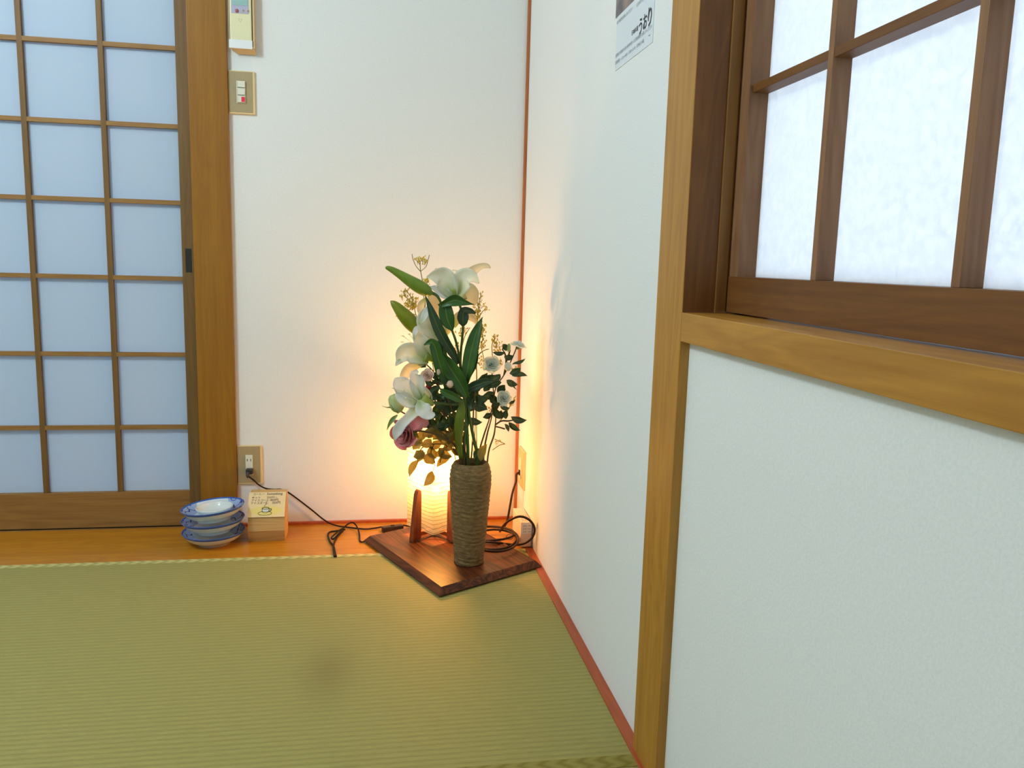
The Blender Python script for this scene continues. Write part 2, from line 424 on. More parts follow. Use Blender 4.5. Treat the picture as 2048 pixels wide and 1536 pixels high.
# shoji window on the right
win = thing('window_1', (0.07, -2.2, 0.76), None, None, kind='structure')
SX = 0.052; PAP = 0.0800
obj('stile', MB().box(SX, SX + 0.04, PX1 - 0.030, PX1 - 0.0005, 0.757, 1.85, 0.0006), M_sash, win)
obj('stile', MB().box(SX, SX + 0.04, -2.53, -2.495, 0.757, 1.85, 0.0006), M_sash, win)
obj('bottom_rail', MB().box(SX - 0.002, SX + 0.04, -2.53, PX1 - 0.006, 0.757, 0.808, 0.0006), M_sashh, win)
obj('top_rail', MB().box(SX, SX + 0.04, -2.53, PX1 - 0.012, 1.80, 1.85), M_sashh, win)
for y in (-1.610, -1.851, -2.092, -2.333):
    obj('muntin', MB().box(SX + 0.004, PAP, y, y + 0.0115, 0.808, 1.80, 0.0008), M_sash, win)
for z in (1.058, 1.305, 1.552):
    obj('muntin', MB().box(SX + 0.005, PAP, -2.495, PX1 - 0.030, z, z + 0.011, 0.0008), M_sashh, win)
obj('paper_panel', MB().box(PAP, PAP + 0.0006, -2.52, PX1 - 0.012, 0.79, 1.83), M_winpaper, win)
win2 = thing('window_2', (0.10, -2.8, 0.76), None, None, kind='structure')
obj('stile', MB().box(0.094, 0.118, -2.53, -2.495, 0.757, 1.85), M_sash, win2)
obj('bottom_rail', MB().box(0.094, 0.118, -3.12, -2.53, 0.757, 0.808), M_sashh, win2)
obj('paper_panel', MB().box(0.106, 0.1066, -3.12, -2.50, 0.79, 1.85), M_winpaper, win2)

# ------------------------------------------------------------------ wall plates, remote, poster
M_plate_rim = plain('plate_cream', rgb(226, 204, 150), 0.4)
M_plate = plain('plate_bronze', rgb(168, 150, 112), 0.45, nz=0.05)
M_swwhite = plain('switch_white', rgb(222, 222, 206), 0.35)
M_black = plain('matte_black', rgb(26, 24, 24), 0.5)
M_grey = plain('switch_gap_grey', rgb(120, 120, 112), 0.5)
def wallplate(name, x0, x1, z0, z1, label, cat):
    t = thing(name, ((x0 + x1) / 2, 0.0, z0), label, cat)
    obj('plate_rim', MB().box(x0, x1, -0.0070, 0.0, z0, z1, 0.0012), M_plate_rim, t, 'cream outer rim')
    obj('face_plate', MB().box(x0 + .002, x1 - .0055, -0.0080, -0.0068, z0 + .004, z1 - .0025, 0.0003), M_plate, t, 'bronze coloured plate')
    return t
a = hit(457.5, 141, 1, 0); b = hit(511, 230, 1, 0)
sw = wallplate('light_switch', -0.8615, -0.7895, b.z, a.z, 'bronze and cream wall switch with three rockers, below the remote control', 'light switch')
cx = (-0.8615 - 0.7895) / 2 - .0012
zz = (a.z + b.z) / 2
obj('rocker_frame', MB().box(cx - .012, cx + .012, -0.0105, -0.0078, zz - .0305, zz + .0305, 0.0006), M_swwhite, sw)
for k, dz in enumerate((0.0205, 0.0, -0.0205)):
    obj('rocker_gap', MB().box(cx - .0098, cx + .0108, -0.0112, -0.0104, zz + dz - .0088, zz + dz + .0086), M_grey, sw)
    r = obj('rocker', MB().box(cx - .0088, cx + .0112, -0.0140, -0.0106, zz + dz - .0076, zz + dz + .0088, 0.0006), M_swwhite, sw)
    if k == 2:
        M_redlamp = plain('pilot_red', rgb(226, 46, 76), 0.3)
        obj('pilot_lamp', MB().box(cx + .0012, cx + .0108, -0.0146, -0.0138, zz + dz - .0064, zz + dz + .0074, 0.0004), M_redlamp, r, 'red pilot lamp')
a = hit(476, 891, 1, 0); b = hit(527, 968, 1, 0)
ot = wallplate('wall_outlet', -0.8610, -0.7890, b.z + .003, a.z + .001, 'bronze and cream wall outlet beside the door post with a black plug in it', 'wall outlet')
oc = -0.8262; oz = (a.z + b.z) / 2 + .002
obj('socket_insert', MB().box(oc - .0105, oc + .0105, -0.0105, -0.0078, oz - .031, oz + .031, 0.0006), M_swwhite, ot)
for zc in (oz + .0155, oz - .0155):
    for dx in (-.0052, .0048):
        obj('slot', MB().box(oc + dx - .0009, oc + dx + .0009, -0.0109, -0.0103, zc - .0038, zc + .0038), M_black, ot)
# outlet on the right wall
o2 = thing('wall_outlet', (0, -0.09, 0.13), 'plain cream wall outlet on the right wall near the corner, above the cable coil', 'wall outlet')
obj('plate_rim', MB().box(-0.0065, 0.0, -0.142, -0.052, 0.132, 0.252, 0.0012), M_plate_rim, o2)
obj('face_plate', MB().box(-0.0078, -0.0063, -0.136, -0.056, 0.137, 0.247, 0.0003), plain('plate_tan', rgb(206, 178, 120), 0.45), o2)
obj('socket_insert', MB().box(-0.0100, -0.0076, -0.108, -0.084, 0.160, 0.224, 0.0005), M_swwhite, o2)

# remote control in its wall holder
M_rcream = plain('remote_cream', rgb(226, 222, 182), 0.4)
M_rwhite = plain('holder_white', rgb(226, 232, 236), 0.4)
M_rtan = plain('holder_tan', rgb(214, 186, 140), 0.5)
hz = hit(480, 101, 1, -0.02).z
hx0, hx1 = -0.852, -0.789
ho = thing('remote_holder', (-0.82, 0, hz), 'tan and white wall holder with the cream remote standing in it', 'remote holder')
mb = MB(); mb.box(hx0 + .010, hx1 + 0.004, -0.008, 0.0, hz + .000, hz + 0.23, 0.001); mb.box(hx1 + .000, hx1 + 0.004, -0.027, -0.004, hz + .002, hz + 0.20, 0.0012)
mb.box(hx0 - .001, hx0 + .001, -0.026, -0.004, hz + .006, hz + 0.20)
obj('back_plate', mb, M_rtan, ho)
# sloped tan bottom of the pocket
p = [(hx0 - .001, -0.028, hz + .006), (hx1 + .004, -0.028, hz + .006), (hx1 + .004, -0.004, hz - .006), (hx0 + .018, -0.004, hz - .006)]
mb = MB(); mb.add(p + [(q[0], q[1], q[2] + .004) for q in p], [(0, 1, 2, 3), (7, 6, 5, 4), (0, 4, 5, 1), (1, 5, 6, 2), (2, 6, 7, 3), (3, 7, 4, 0)])
obj('pocket_floor', mb, M_rtan, ho)
obj('pocket_front', MB().box(hx0 - .001, hx1 - .001, -0.031, -0.028, hz + .003, hz + 0.026, 0.0012), M_rwhite, ho, 'white front of the pocket')
re = thing('remote_control', (-0.82, -0.02, hz + .011), 'cream air conditioner remote control hanging beside the door post', 'remote control')
rb = obj('remote_body', MB().box(hx0 + .002, hx1 - .003, -0.0275, -0.009, hz + .011, hz + .185, 0.003), M_rcream, re)
pz = hit(480, 27, 1, -0.028).z
obj('button_panel', MB().box(hx0 + .007, hx1 - .010, -0.0284, -0.0274, pz, pz + .060, 0.0003), plain('panel_lavender', rgb(176, 176, 200), 0.4), re, 'lavender display panel')
lz = hit(480, 11, 1, -0.028).z
sp_ = obj('display', MB().box(hx0 + .010, hx1 - .012, -0.0290, -0.0283, lz, lz + .034, 0.0002), plain('lcd_green', rgb(150, 190, 186), 0.25), re, 'pale green liquid crystal display')
bz = hit(474, 21, 1, -0.028).z
for k, (uu, col, rr_) in enumerate(((473.5, rgb(160, 82, 96), .0047), (486, rgb(200, 192, 176), .0035), (495.5, rgb(200, 184, 170), .0035))):
    c = hit(uu, 21.5, 1, -0.029)
    mb = MB(); mb.lathe([(rr_, 0), (rr_, .0016), (rr_ * .8, .0022)], n=20)
    mb.v = [Vector((c.x + v.x, -0.0283 - v.z, c.z + v.y)) for v in mb.v]
    obj('button', mb, plain('button_%d' % k, col, 0.4), re)
    if k: text('▼▲'[k - 1], 0.004, M_black, re, (c.x - .0018, -0.0308, c.z - .0015), (1, 0, 0), (0, 0, 1), 'button_symbol')
tri = hit(481, 41, 1, -0.028)
text('▽', 0.013, plain('remote_line', rgb(196, 190, 160), 0.5), re, (tri.x - .007, -0.0278, tri.z - .005), (1, 0, 0), (0, 0, 1), 'cover_mark')

# flyer on the right wall
py0, py1, pz0 = -0.927, -1.142, 1.186
fl = thing('restaurant_flyer', (0, -1.03, pz0), 'white flyer with Japanese brush lettering and a dark photo, taped to the right wall', 'flyer')
obj('sheet', MB().box(-0.0010, 0.0, py1, py0, pz0, pz0 + 0.300), plain('flyer_paper', rgb(216, 224, 232), 0.6), fl)
def photo_mat():
    m, nt, bs, out = newmat('flyer_photo')
    v = coords(nt, (1, 1, 1), (0, 1.005, -1.345)); g = nt.nodes.new('ShaderNodeTexNoise'); g.inputs['Scale'].default_value = 26
    L(nt, v, g.inputs['Vector'])
    L(nt, ramp(nt, g.outputs['Fac'], [(0.3, rgb(72, 66, 74)), (0.5, rgb(112, 98, 104)), (0.7, rgb(150, 124, 112))]), bs.inputs['Base Color'])
    bs.inputs['Roughness'].default_value = 0.4; return m
obj('photo_print', MB().box(-0.0015, -0.0010, -1.075, -0.917, 1.284, 1.44), photo_mat(), fl, 'dark printed photograph')
M_ink = plain('ink_black', rgb(38, 40, 48), 0.6); M_inkg = plain('ink_grey', rgb(116, 122, 136), 0.6); M_inkp = plain('ink_pale', rgb(160, 172, 168), 0.6)
def ft(s, y, z, size, mat, bold=0.0, st=1.0): text(s, size, mat, fl, (-0.0017, y, z), (0, -1, 0), (0, 0, 1), 'print', bold=bold, stretch=st)
ft('う', -1.063, 1.217, 0.031, M_ink, 0.012, .8); ft('お', -1.087, 1.219, 0.029, M_ink, 0.012, .8); ft('り', -1.108, 1.218, 0.036, M_ink, 0.012, .85)
ft('日本料理', -1.024, 1.226, 0.0095, M_ink, 0.01)
ft('旬の味覚をお楽しみください', -0.927, 1.270, 0.0075, M_inkg)
ft('東京都千代田区三番町', -1.045, 1.268, 0.0070, M_inkp); ft('お問い合わせはこちらまで', -1.042, 1.290, 0.0065, M_inkp)
ft('長野県小布施町の旬の食材を使った日本料理をお楽しみください', -0.928, 1.210, 0.0073, M_inkg)
ft('営業時間　11:30〜14:00　17:00〜21:00　定休日 水曜', -0.928, 1.197, 0.0073, M_inkg)
ft('・', -0.928, 1.189, 0.008, M_inkg); ft('ー', -1.120, 1.197, 0.010, M_inkg)

# ------------------------------------------------------------------ bowls on the ledge
def bowl_mat():
    m, nt, bs, out = newmat('blue_white_porcelain')
    tc = nt.nodes.new('ShaderNodeTexCoord'); sp = nt.nodes.new('ShaderNodeSeparateXYZ'); L(nt, tc.outputs['Object'], sp.inputs[0])
    x, y, z = sp.outputs
    r = math_n(nt, 'SQRT', math_n(nt, 'ADD', math_n(nt, 'MULTIPLY', x, x), math_n(nt, 'MULTIPLY', y, y)))
    rim = math_n(nt, 'GREATER_THAN', r, 0.0820)
    # painted scrolls on two sides of the inside
    n = noise_n(nt, tc.outputs['Object'], 22, 2)
    sw = math_n(nt, 'PINGPONG', math_n(nt, 'MULTIPLY', math_n(nt, 'ADD', r, math_n(nt, 'MULTIPLY', n.outputs['Fac'], 0.09)), 52.0), 0.5)
    line = math_n(nt, 'LESS_THAN', sw, 0.11)
    zone = math_n(nt, 'MULTIPLY', math_n(nt, 'GREATER_THAN', r, 0.055), math_n(nt, 'GREATER_THAN', math_n(nt, 'ABSOLUTE', math_n(nt, 'ADD', x, math_n(nt, 'MULTIPLY', y, 0.35))), 0.046))
    nrm = nt.nodes.new('ShaderNodeNewGeometry'); sn = nt.nodes.new('ShaderNodeSeparateXYZ'); L(nt, nrm.outputs['Normal'], sn.inputs[0])
    inside = math_n(nt, 'GREATER_THAN', sn.outputs[2], 0.0)
    zi = math_n(nt, 'MULTIPLY', zone, inside)
    wash = mixc(nt, math_n(nt, 'MULTIPLY', zi, 0.62), rgb(208, 222, 228), rgb(98, 136, 206))
    c = mixc(nt, math_n(nt, 'MULTIPLY', zi, line), wash, rgb(34, 50, 118))
    c = mixc(nt, rim, c, rgb(36, 92, 182))
    L(nt, c, bs.inputs['Base Color']); bs.inputs['Roughness'].default_value = 0.12
    bs.inputs['Coat Weight'].default_value = 0.4; bs.inputs['Coat Roughness'].default_value = 0.05
    return m
M_bowl = bowl_mat()
bp = [(0.0, 0.006), (0.043, 0.006), (0.045, 0.0), (0.049, 0.0), (0.051, 0.007), (0.064, 0.011), (0.080, 0.021), (0.0905, 0.036), (0.0915, 0.0375), (0.0905, 0.0385),
      (0.0885, 0.037), (0.078, 0.025), (0.062, 0.016), (0.045, 0.013), (0.0, 0.012)]
bowl_me = MB().lathe([(a * .945, b) for a, b in bp], n=64).mesh('bowl')
bc = onz(431.5, 1076.5, 0.010)
bl = [(bc.x - .003, bc.y - .008, 0.0, 'lowest of three blue and white bowls stacked on the ledge'),
      (bc.x - .002, bc.y - .012, 0.0365, 'middle one of three blue and white bowls stacked on the ledge'),
      (bc.x, bc.y - .014, 0.0730, 'topmost of three blue and white bowls, holding a small white dish')]
first = None
for k, (x, y, z, lab) in enumerate(bl):
    if first is None:
        o = obj('porcelain_bowl', bowl_me, M_bowl); first = o
    else:
        o = first.copy(); COL.objects.link(o)
    o.location = (x, y, z); o.rotation_euler = (0, math.radians((-1.0, -2.5, -5.0)[k]), math.radians((12, -14, -8)[k]))
    tag(o, lab, 'bowl', 'blue and white bowls stacked on the ledge')
M_whitep = plain('white_porcelain', rgb(214, 220, 220), 0.1)
wp = [(0.0, 0.0), (0.028, 0.0), (0.036, 0.004), (0.049, 0.016), (0.0515, 0.021), (0.0500, 0.0228), (0.0475, 0.0215), (0.044, 0.010), (0.036, 0.0045), (0, 0.0035)]
wdm = MB().lathe(wp, n=56)
wd = obj('small_dish', wdm, M_whitep); wd.location = (bc.x + .001, bc.y - .006, 0.0850); wd.rotation_euler = (0, math.radians(-3), 0)
tag(wd, 'small plain white dish lying in the topmost bowl', 'dish')

# ------------------------------------------------------------------ wooden block with the hand written price card
M_block = wood('block_wood', rgb(206, 172, 112), rgb(182, 144, 86), 0, 40, 0.55, 0.5, seed=21)
yb = -0.070
X0 = onz(497, 1083, 0.0).x; X1 = onz(571, 1080, 0.0).x
def zrow(v, y, u=535): return hit(u, v, 1, y).z
P0 = (-0.1515, 0.0); P1 = (-0.163, zrow(1062, -0.163)); P2 = (-0.153, zrow(1033, -0.153)); P3 = (-0.100, zrow(985, -0.100)); P4 = (yb, zrow(983, -0.100) - .002); P5 = (yb, 0.0)
bk = thing('card_holder_block', ((X0 + X1) / 2, -0.11, 0), 'pale wooden block with a slanted top carrying a hand written card, right of the bowls', 'card holder')
mb = MB(); mb.prism([(X0, *p) for p in (P0, P1, P2, P3, P4, P5)], (X1 - X0, 0, 0))
obj('block_body', mb, M_block, bk)
sl = (Vector((0, *P3)) - Vector((0, *P2))); sln = sl.normalized(); nn = Vector((1, 0, 0)).cross(sln)
c0 = Vector((X0 - .002, *P2)) - sln * .003 + nn * .0012; cw = X1 - X0 + .001
cs = Vector((1, 0, 0)) * cw; ch = sln * (sl.length + .003)
cd = tag(obj('price_card', MB().prism([c0, c0 + cs, c0 + cs + ch, c0 + ch], nn * 0.0012), plain('card_paper', rgb(226, 204, 156), 0.6)),
         'cream price card with handwriting and a drawn coffee cup, lying on the wooden block', 'card')
M_pen = plain('pen_brown', rgb(92, 62, 66), 0.6)
def ct(s, fx, fy, size, mat=M_pen, bold=0.01): text(s, size, mat, cd, c0 + cs * fx + ch * fy + nn * 0.0015, (1, 0, 0), sln, 'handwriting', bold=bold)
H = ch.length
ct('コーヒー', .10, .885, .0085); ct('Something', .48, .885, .0105, bold=.014)
ct('ホット　　250円〜', .08, .745, .0085); ct('アイスコーヒー', .07, .635, .0085); ct('350円', .58, .635, .0095, bold=.014)
ct('アイスオーレ', .06, .525, .0085); ct('350円', .64, .525, .0095, bold=.014)
def disc(o, a_, b_, n=28):
    return MB().add([o + Vector((1, 0, 0)) * (a_ * math.cos(2 * PI * k / n)) + sln * (b_ * math.sin(2 * PI * k / n)) for k in range(n)], [tuple(range(n))])
yw = disc(c0 + cs * .5 + ch * .25 + nn * .0014, .044, .0150)
obj('yellow_wash', yw, plain('yellow_wash', rgb(226, 208, 120), 0.6), cd)
def cup_draw():
    t = MB(); o = c0 + cs * .47 + ch * .20 + nn * .0018
    def q(x, y): return o + Vector((1, 0, 0)) * x + sln * y
    def ring(cx_, cy_, a_, b_, r=.00055):
        t.tube([q(cx_ + a_ * math.cos(i * PI / 8), cy_ + b_ * math.sin(i * PI / 8)) for i in range(17)], r, n=5, sub=2)
    ring(0.0, -.004, .019, .0060); ring(.001, .012, .010, .0030, .0009)
    t.tube([q(-.009, .012), q(-.008, .002), q(-.004, -.002), q(.006, -.002), q(.010, .003), q(.011, .012)], .0006, n=5)
    t.tube([q(.011, .009), q(.017, .010), q(.015, .003), q(.010, .003)], .0009, n=5)
    t.tube([q(.0, .015), q(-.003, .020), q(.001, .025), q(.0, .031), q(.003, .035)], .0004, n=5)
    return t
obj('cup_drawing', cup_draw(), plain('pen_dark', rgb(44, 40, 56), 0.6), cd)
cupf = disc(c0 + cs * .478 + ch * .27 + nn * .0016, .0085, .0060)
obj('cup_fill', cupf, M_whitep, cd)

# ------------------------------------------------------------------ dark board
M_board = wood('walnut_board', rgb(112, 58, 28), rgb(50, 24, 15), 0, 38, 0.40, 0.6, spec=0.3, seed=25)
Fc = Vector((-0.296, -0.607, 0)); Lc = Vector((-0.483, -0.187, 0)); Rc = Vector((-0.0235, -0.447, 0))
Rc = onz(1087, 1136, 0.0); Rc.x = -0.004
Bc = Lc + (Rc - Fc)
bot = [Fc, Rc, Bc, Lc]; cen = sum(bot, Vector()) / 4
def inset(pts, d):
    out = []
    for i, p in enumerate(pts):
        a = (pts[i - 1] - p).normalized(); b = (pts[(i + 1) % 4] - p).normalized()
        s_ = abs(a.cross(b).z); out.append(p + (a + b) * d / max(s_, .3))
    return out
top = inset(bot, 0.014)
mb = MB(); h1, h2, z0 = 0.004, 0.021, 0.0035
lv = [[p + Vector((0, 0, z0)) for p in inset(bot, .001)], [p + Vector((0, 0, z0 + .002)) for p in bot], [p + Vector((0, 0, h2)) for p in top]]
vs = lv[0] + lv[1] + lv[2]; fs = [(3, 2, 1, 0), (8, 9, 10, 11)]
for k in (0, 4):
    for i in range(4): fs.append((k + i, k + (i + 1) % 4, k + 4 + (i + 1) % 4, k + 4 + i))
mb.add(vs, fs)
ax = (Rc - Fc).normalized()
bo = obj('display_board', mb, M_board); tag(bo, 'dark brown wooden board with sloping edges under the vase and lamp', 'board')
# grain runs along the long side
mpn = [n for n in M_board.node_tree.nodes if n.type == 'MAPPING']
ang = math.atan2((Lc - Fc).y, (Lc - Fc).x)
for n in mpn:
    n.vector_type = 'TEXTURE'; s = n.inputs['Scale'].default_value
    k = 28 if s[0] < .05 else 10
    n.inputs['Scale'].default_value = (k, 1, 1); n.inputs['Rotation'].default_value = (0, 0, ang)
BT = h2

# ------------------------------------------------------------------ paper lamp
Zs, Ze = 0.050, 0.300
sF = onz(866, 1070, Zs); sL = onz(814, 1050, Zs)
e1 = sF - sL; side = e1.length; e2 = Vector((-e1.y, e1.x, 0)).normalized() * side
sR = sF + e2; sB = sL + e2; lc = (sF + sB) / 2
lamp = thing('paper_lamp', (lc.x, lc.y, BT), 'glowing square paper lamp with wooden legs on the dark board behind the vase', 'lamp')
def shade_mat():
    m, nt, bs, out = newmat('lamp_paper')
    tc = nt.nodes.new('ShaderNodeTexCoord'); sp = nt.nodes.new('ShaderNodeSeparateXYZ'); L(nt, tc.outputs['Object'], sp.inputs[0])
    n = noise_n(nt, tc.outputs['Object'], 9, 2)
    z = math_n(nt, 'ADD', sp.outputs['Z'], math_n(nt, 'MULTIPLY', n.outputs['Fac'], 0.03))
    z = math_n(nt, 'ADD', z, math_n(nt, 'MULTIPLY', sp.outputs['X'], 0.03))
    ln = math_n(nt, 'LESS_THAN', math_n(nt, 'PINGPONG', math_n(nt, 'MULTIPLY', z, 84.0), 0.5), 0.085)
    n2 = noise_n(nt, tc.outputs['Object'], 120, 4)
    c = ramp(nt, n2.outputs['Fac'], [(0.3, (0.26, 0.25, 0.23, 1)), (0.7, (0.31, 0.30, 0.28, 1))])
    c = mixc(nt, math_n(nt, 'MULTIPLY', ln, 0.75), c, (0.10, 0.08, 0.05, 1))
    L(nt, c, bs.inputs['Base Color']); bs.inputs['Roughness'].default_value = 0.9
    tr = nt.nodes.new('ShaderNodeBsdfTranslucent'); L(nt, c, tr.inputs['Color'])
    tp = nt.nodes.new('ShaderNodeBsdfTransparent'); tp.inputs['Color'].default_value = (1, .84, .62, 1)
    m1 = nt.nodes.new('ShaderNodeMixShader'); m1.inputs[0].default_value = 0.62
    L(nt, bs.outputs[0], m1.inputs[1]); L(nt, tr.outputs[0], m1.inputs[2])
    m2 = nt.nodes.new('ShaderNodeMixShader'); m2.inputs[0].default_value = 0.24
    L(nt, m1.outputs[0], m2.inputs[1]); L(nt, tp.outputs[0], m2.inputs[2]); L(nt, m2.outputs[0], out.inputs[0])
    return m
mb = MB(); cs4 = [sF, sR, sB, sL]
for i in range(4):
    a, b = cs4[i], cs4[(i + 1) % 4]
    a = Vector((a.x, a.y, 0)); b = Vector((b.x, b.y, 0))
    mb.add([a + Vector((0, 0, Zs)), b + Vector((0, 0, Zs)), b + Vector((0, 0, Ze)), a + Vector((0, 0, Ze))], [(0, 1, 2, 3)])
obj('lamp_shade', mb, shade_mat(), lamp, 'cream paper shade with thin horizontal lines')
M_leg = wood('lamp_leg_wood', rgb(150, 78, 44), rgb(112, 52, 28), 2, 60, 0.35, 0.3, seed=31)
n1v = Vector((e1.y, -e1.x, 0)).normalized()
for (pa, pb) in ((sL, sF), (sF, sR), (sR, sB), (sB, sL)):
    md = (pa + pb) / 2; md.z = 0; outw = (md - Vector((lc.x, lc.y, 0))).normalized(); tg = Vector((-outw.y, outw.x, 0))
    # tapered fin, narrow and round at the top, standing just outside the shade
    prof = [(0.0, BT), (0.030, BT), (0.031, BT + .006), (0.016, 0.158), (0.012, 0.168), (0.007, 0.172), (0.001, 0.168), (0.0, 0.155)]
    poly = [md + outw * (0.001 + w) - tg * .0075 + Vector((0, 0, z)) for w, z in prof]
    obj('leg', MB().prism(poly, tg * .015), M_leg, lamp)
mb = MB()
for (pa, pb) in ((sL, sR), (sF, sB)):
    pass
for (pa, pb, pc, pd) in ((sL, sF, sR, sB), (sF, sR, sB, sL)):
    a = (pa + pb) / 2; b = (pc + pd) / 2; a.z = b.z = 0; t = (b - a).normalized(); s_ = Vector((-t.y, t.x, 0)) * .006
    mb.prism([a - s_ + Vector((0, 0, .034)), a + s_ + Vector((0, 0, .034)), b + s_ + Vector((0, 0, .034)), b - s_ + Vector((0, 0, .034))], (0, 0, .012))
obj('cross_bar', mb, M_leg, lamp)
BZ = 0.228
mb = MB(); mb.lathe([(0.017, 0.046), (0.017, 0.10), (0.014, 0.125), (0.012, 0.165)], (lc.x, lc.y, 0), 20)
so = obj('lamp_socket', mb, plain('socket_white', rgb(220, 214, 200), 0.4), lamp)
bm_, nt, bs, out = newmat('bulb_glow')
em = nt.nodes.new('ShaderNodeEmission'); em.inputs[0].default_value = (1.0, 0.48, 0.125, 1); em.inputs[1].default_value = 640.0
L(nt, em.outputs[0], out.inputs[0])
mb = MB(); mb.ball((lc.x, lc.y, BZ), 0.026, 16, 10)
obj('light_bulb', mb, bm_, so)
# cord, switch and plug of the lamp
M_cord = plain('cord_dark', rgb(30, 20, 18), 0.6, spec=0.2)
cz = 0.0035
plug_p = Vector((oc + .002, -0.024, oz - .0165))
path = [plug_p + Vector((-.003, -.012, -.010)), at(508, 961, -0.040), at(518, 970, -0.034), at(532, 977, -0.022), at(548, 979, -0.014), at(563, 979, -0.012), at(580, 987, -0.012),
        at(620, 1017, -0.014), at(650, 1041, -0.018), onz(672, 1051, .006), onz(700, 1055, cz), onz(730, 1058, cz), onz(750, 1056, cz), onz(768, 1053, .008)]
cord = MB().tube(path, .0023, 8, sub=5)
loop = [onz(768, 1056, .008), onz(773, 1065, cz), onz(768, 1070, cz), onz(745, 1077, cz), onz(722, 1084, cz), onz(719, 1070, cz), onz(716, 1058, .010), onz(710, 1048, .018), onz(703, 1045, .022),
        onz(692, 1051, .018), onz(680, 1064, .010), onz(668, 1077, cz), onz(663, 1075, cz + .002), onz(676, 1063, .010), onz(690, 1054, .014)]
cord.tube(loop, .0023, 8, sub=5)
cord.tube([onz(690, 1059, .012), onz(672, 1062, cz), onz(660, 1064, cz), onz(656, 1070, cz), onz(660, 1083, cz), onz(667, 1092, cz), onz(670, 1104, cz), onz(672, 1113, cz)], .0026, 8, sub=5)
cord.tube([onz(686, 1062, .010), onz(676, 1072, cz), onz(668, 1086, cz), onz(667, 1098, cz), onz(669, 1113, cz)], .0026, 8, sub=5)
cord.tube([onz(806, 1050, .008), onz(816, 1052, cz), onz(830, 1053, cz), onz(850, 1057, cz), Vector((lc.x - .03, lc.y + .13, cz)), Vector((lc.x + .0, lc.y + .11, .012)), Vector((lc.x + .01, lc.y + .09, BT + .003)), Vector((lc.x, lc.y + .02, BT + .003)), Vector((lc.x, lc.y, .046))], .0023, 8, sub=5)
co = obj('power_cord', cord, M_cord, lamp, 'thin dark cord')
cb = MB().tube([at(829, 1083, -0.268), onz(850, 1077, BT + .004), onz(867, 1071, BT + .012), onz(884, 1076, BT + .006), onz(905, 1086, BT + .003)], .0016, 6)
obj('power_cord', cb, M_cord, lamp)
a = onz(764, 1059, .009); b = onz(806, 1054, .009)
s_ = MB().box(-.5, .5, -.5, .5, -.5, .5)
d = (b - a); ln_ = d.length; d.normalize(); sd = Vector((-d.y, d.x, 0)); mid = (a + b) / 2
s_ = MB().box(-ln_ / 2, ln_ / 2, -.0095, .0095, -.0085, .0085, .0035)
s_.v = [mid + d * v.x + sd * v.y + Vector((0, 0, v.z)) for v in s_.v]
swi = obj('cord_switch', s_, plain('switch_black', rgb(44, 34, 34), 0.4), co, 'black inline switch')
s2 = MB().box(-.006, .006, -.0035, .0035, 0, .0035, .001); s2.v = [mid + d * (v.x + .0) + sd * v.y + Vector((0, 0, v.z + .007)) for v in s2.v]
obj('rocker', s2, M_black, swi)
pl = MB().box(plug_p.x - .0105, plug_p.x + .0105, -0.030, -0.0108, plug_p.z - .0085, plug_p.z + .0085, .004)
pl.tube([plug_p + Vector((-.004, -.004, -.002)), plug_p + Vector((-.004, -.012, -.010)), plug_p + Vector((-.002, -.014, -.016))], [.0055, .0042, .0025], 10)
obj('plug', pl, plain('plug_black', rgb(42, 40, 44), 0.4), co, 'black two pin plug')

# ------------------------------------------------------------------ vase
vy = -0.425
vc = at(938, 1100, vy); vc = Vector((vc.x, vy, 0))
def vr(u0, u1): return (at(u1, 1000, vy) - at(u0, 1000, vy)).length / 2
def vz(v): return at(938, v, vy).z
ztop = vz(925)
keys = [(vr(909.5, 967.5), BT), (vr(909, 968), BT + .006), (vr(905.5, 971), vz(1080)), (vr(902.5, 974.5), vz(1040)), (vr(899.5, 977.5), vz(1000)), (vr(897.5, 980), vz(965)), (vr(898, 980), vz(945)), (vr(901, 977), vz(932)), (vr(905, 973), ztop)]
def vprof():
    out = []; N = 110
    for k in range(N + 1):
        z = BT + (ztop - BT) * k / N
        for a, b in zip(keys, keys[1:]):
            if a[1] <= z <= b[1] + 1e-9:
                t = (z - a[1]) / (b[1] - a[1]); t = t * t * (3 - 2 * t) * .35 + t * .65; r = a[0] + (b[0] - a[0]) * t; break
        out.append((r, z))
    return out
pr = vprof()
rt = pr[-1][0]
pr += [(rt - .003, ztop + .002), (rt - .007, ztop + .0005), (rt - .008, ztop - .02), (rt - .006, ztop - .10), (.036, BT + .03), (.0, BT + .02)]
def vj(a, z):
    if z > ztop - .001: return 0
    zz_ = z + .003 * math.sin(a * 1.0 + 1) + .0018 * math.sin(a * 3)
    return .0009 * math.sin(zz_ * 560) * (0.6 + 0.4 * math.sin(zz_ * 77)) + .0012 * (noise.noise(Vector((math.cos(a) * 3, math.sin(a) * 3, z * 90))))
def vase_mat():
    m, nt, bs, out = newmat('stoneware')
    v = coords(nt, (1, 1, 5)); n = noise_n(nt, v, 60, 5, 0.7); v2 = coords(nt); n2 = noise_n(nt, v2, 700, 3, 0.7)
    f = math_n(nt, 'ADD', math_n(nt, 'MULTIPLY', n.outputs['Fac'], 0.6), math_n(nt, 'MULTIPLY', n2.outputs['Fac'], 0.4))
    L(nt, ramp(nt, f, [(0.30, rgb(68, 50, 30)), (0.5, rgb(116, 94, 58)), (0.70, rgb(166, 142, 98))]), bs.inputs['Base Color'])
    bs.inputs['Roughness'].default_value = 0.75; bs.inputs['Specular IOR Level'].default_value = 0.3
    bump(nt, f, bs, 0.7, 0.0018); return m
mb = MB().lathe(pr, (vc.x, vc.y, 0), 72, jit=vj)
